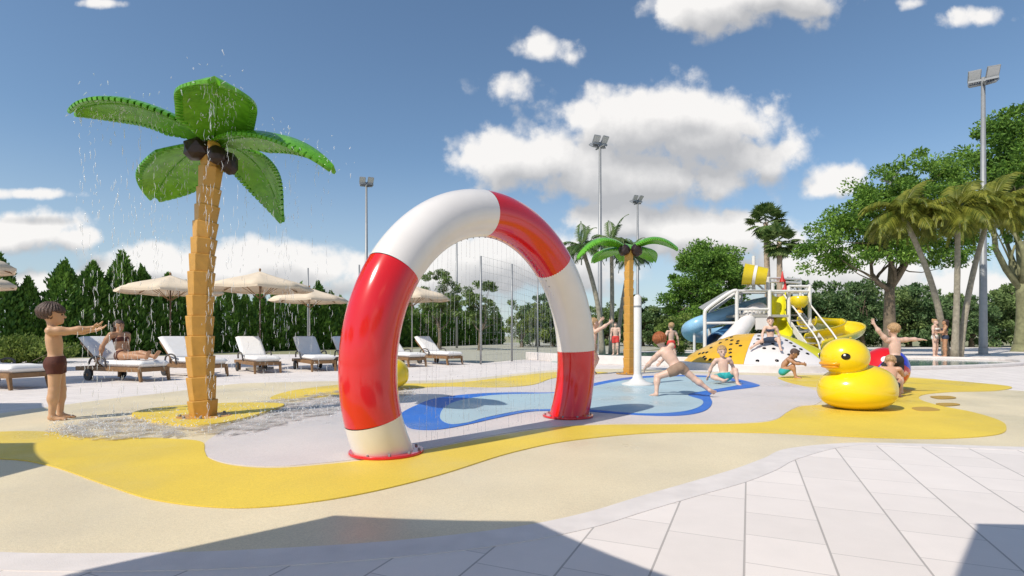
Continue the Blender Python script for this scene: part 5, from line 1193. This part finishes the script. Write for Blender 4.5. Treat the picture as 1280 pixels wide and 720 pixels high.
figure(1.38, p, R(-80), stand(U=(0, .05, 1), aL=((-.3, .6, .5), (-.1, .6, .75), (0, .7, .7), (1, 0, 0)), aR=((.35, .8, .50), (.1, .8, .55), (0, .8, .6), (-1, 0, 0)), lL=((-.05, .45, -.9), (0, -.35, -.9), (-.1, .9, -.4)), lR=((.05, -.12, -1), (.0, -.25, -1), (.1, 1, 0))), M_['skin_pale'], M_['hair_blond'], 'child half hidden behind the right leg of the striped arch, arm flung up', [('trunks', M_['trunks_beige'])], True, 'short', .008)
p = Vector(((846 - CX) / FPX * 8.45, 8.45, 0))
figure(1.22, p, R(0), dict(U=(-.42, .30, .85), U2=(-.55, .25, .80), Uh=(-.25, .15, .95), aL=((-.55, .45, -.7), (-.25, .75, -.55), (0, .8, -.5), (1, 0, 0)), aR=((-.2, .55, -.8), (-.45, .55, -.7), (-.4, .6, -.6), (-1, 0, 0)),
    lL=((-.93, .22, -.36), (-.12, -.30, -.94), (-.45, .85, -.1)), lR=((.70, -.12, -.62), (.80, -.22, -.62), (.75, .62, -.2))), M_['skin_pale'], M_['hair_ginger'], 'ginger haired child lunging across the pale blue rubber with legs wide apart', [('trunks', M_['trunks_beige'])], True, 'bowl', .0055)
p = Vector(((839 - CX) / FPX * 20.5, 20.5, 0))
figure(1.45, p, R(15), stand(aL=((-.3, .1, -.95), (-.1, .3, -.9), (0, .3, -1), (1, 0, 0)), aR=((.42, -.1, -.9), (.25, .1, -.95), (.1, .1, -1), (-1, 0, 0)), lL=((-.12, .25, -1), (-.05, -.1, -1), (-.15, 1, 0)), lR=((.15, -.1, -1), (.05, -.25, -1), (.15, 1, 0))), M_['skin_pale'], M_['hair_blond'], 'blond child in red shorts walking away behind the lunging child', [('shorts', M_['trunks_red'])], True, 'short', .009)
p = Vector(((905 - CX) / FPX * 10.75, 10.75, 0))
figure(1.18, p, R(172), dict(U=(0, -.22, .97), U2=(.08, -.10, 1), Uh=(.05, .1, 1), aL=((-.45, -.35, -.8), (-.15, -.15, -1), (-.3, -.2, -.8), (0, .2, -1)), aR=((.42, -.30, -.8), (.25, -.1, -1), (.3, -.2, -.8), (0, .2, -1)),
    lL=((-.45, .75, .62), (-.05, .35, -.95), (-.2, 1, 0)), lR=((.75, .70, .06), (-.45, .65, -.15), (-.3, .8, .5))), M_['skin_pale'], M_['hair_blond'], 'child in teal shorts sitting upright at the tip of the blue rubber, legs folded', [('shorts', M_['trunks_teal'])], True, 'short', .0065)
p = Vector(((979 - CX) / FPX * 12.3, 12.3, 0))
figure(1.12, p, R(-120), dict(U=(0, .12, 1), U2=(0, .55, .85), Uh=(0, .75, .7), aL=((-.15, .85, -.45), (.35, .9, -.1), (.6, .6, -.2), (0, -1, 0)), aR=((.15, .85, -.5), (-.3, .9, -.1), (-.6, .6, -.2), (0, -1, 0)),
    lL=((-.16, .78, .62), (0, .20, -1), (-.1, 1, 0)), lR=((.16, .78, .58), (0, .24, -1), (.1, 1, 0))), M_['skin_tan'], M_['hair_brown'], 'child in teal shorts crouching curled up just left of the big duck', [('shorts', M_['trunks_teal'])], True, 'short', .0065)
p = Vector(((963 - CX) / FPX * 15.05, 15.05, 0))
figure(1.20, p, R(165), dict(U=(0, -.12, 1), U2=(0, .05, 1), aL=((-.4, -.1, -.9), (-.2, .1, -1), (0, .3, -1), (1, 0, 0)), aR=((.4, .2, -.9), (.1, .5, -.85), (0, .5, -.8), (-1, 0, 0)), lL=((-.30, .78, .12), (-.1, .35, -.9), (-.1, 1, -.3)), lR=((.86, .40, -.16), (.72, .50, -.50), (.5, .7, -.3))), M_['skin_pale'], M_['hair_brown'], 'child sitting high on the white panel of the climbing dome', [('shorts', M_['swim_navy']), ('top', M_['swim_navy'])], True, 'bun', .008, z0=.86)
p = Vector(((1119 - CX) / FPX * 8.8, 8.8, 0))
figure(1.14, p, R(4), dict(U=(.06, .10, 1), U2=(-.03, .06, 1), aL=((-.66, 0, .72), (-.55, .05, .82), (-.4, .05, .9), (0, -.6, .2)), aR=((1, .0, .06), (1, .05, -.02), (1, 0, -.05), (0, 0, -1)),
    lL=((-.55, .40, -.70), (-.45, -.90, -.05), (-.4, -.3, -.85)), lR=((.13, .04, -1), (.05, -.06, -1), (.25, 1, 0))), M_['skin_pale'], M_['hair_blond'], 'child in black shorts seen from behind with arms spread wide, beside the duck', [('shorts', M_['trunks_black'])], True, 'short', .0055)
p = Vector(((1113 - CX) / FPX * 8.3, 8.3, 0))
figure(1.02, p, R(-35), dict(U=(0, .35, .93), U2=(0, .6, .8), Uh=(0, .7, .72), aL=((-.2, .75, -.6), (.2, .9, -.1), (.3, .8, 0), (0, -1, 0)), aR=((.3, .75, -.6), (.2, .9, .1), (.2, .8, .2), (0, -1, 0)),
    lL=((-.25, .86, .30), (0, -.28, -1), (-.2, 1, 0)), lR=((.25, .86, .30), (0, -.28, -1), (.2, 1, 0))), M_['skin'], M_['hair_blond'], 'child squatting on the yellow rubber close behind the tail of the duck', [('trunks', M_['trunks_black'])], True, 'short', .0055)
p = Vector(((1169 - CX) / FPX * 24.6, 24.6, 0))
figure(1.70, p, R(-150), stand(aL=((-.15, .3, -.95), (.4, .85, .1), (.4, .8, .2), (0, 0, -1))), M_['skin_pale'], M_['hair_blond'], 'pale woman in a white bikini standing behind the leaning palm trunk', [('brief', M_['swim_white']), ('top', M_['swim_white'])], False, 'bun', .011, eyes=False)
p = Vector(((1181.5 - CX) / FPX * 24.3, 24.3, 0))
figure(1.68, p, R(60), stand(aL=((-.2, .4, -.9), (.1, .9, .0), (.2, .8, .2), (0, 0, -1))), M_['skin_tan'], M_['hair_dark'], 'tanned woman in a dark bikini standing between the palm trunks at the right', [('brief', M_['swim_navy']), ('top', M_['swim_navy'])], False, 'long', .011, eyes=False)
p = Vector(((769.5 - CX) / FPX * 27, 27, 0))
figure(1.62, p, R(160), stand(lL=((-.1, .3, -1), (0, -.1, -1), (0, 1, 0))), M_['skin_pale'], M_['hair_brown'], 'small far off person walking between the palms left of the distant palm sprayer', [('shorts', M_['trunks_red'])], False, 'short', .012, eyes=False)
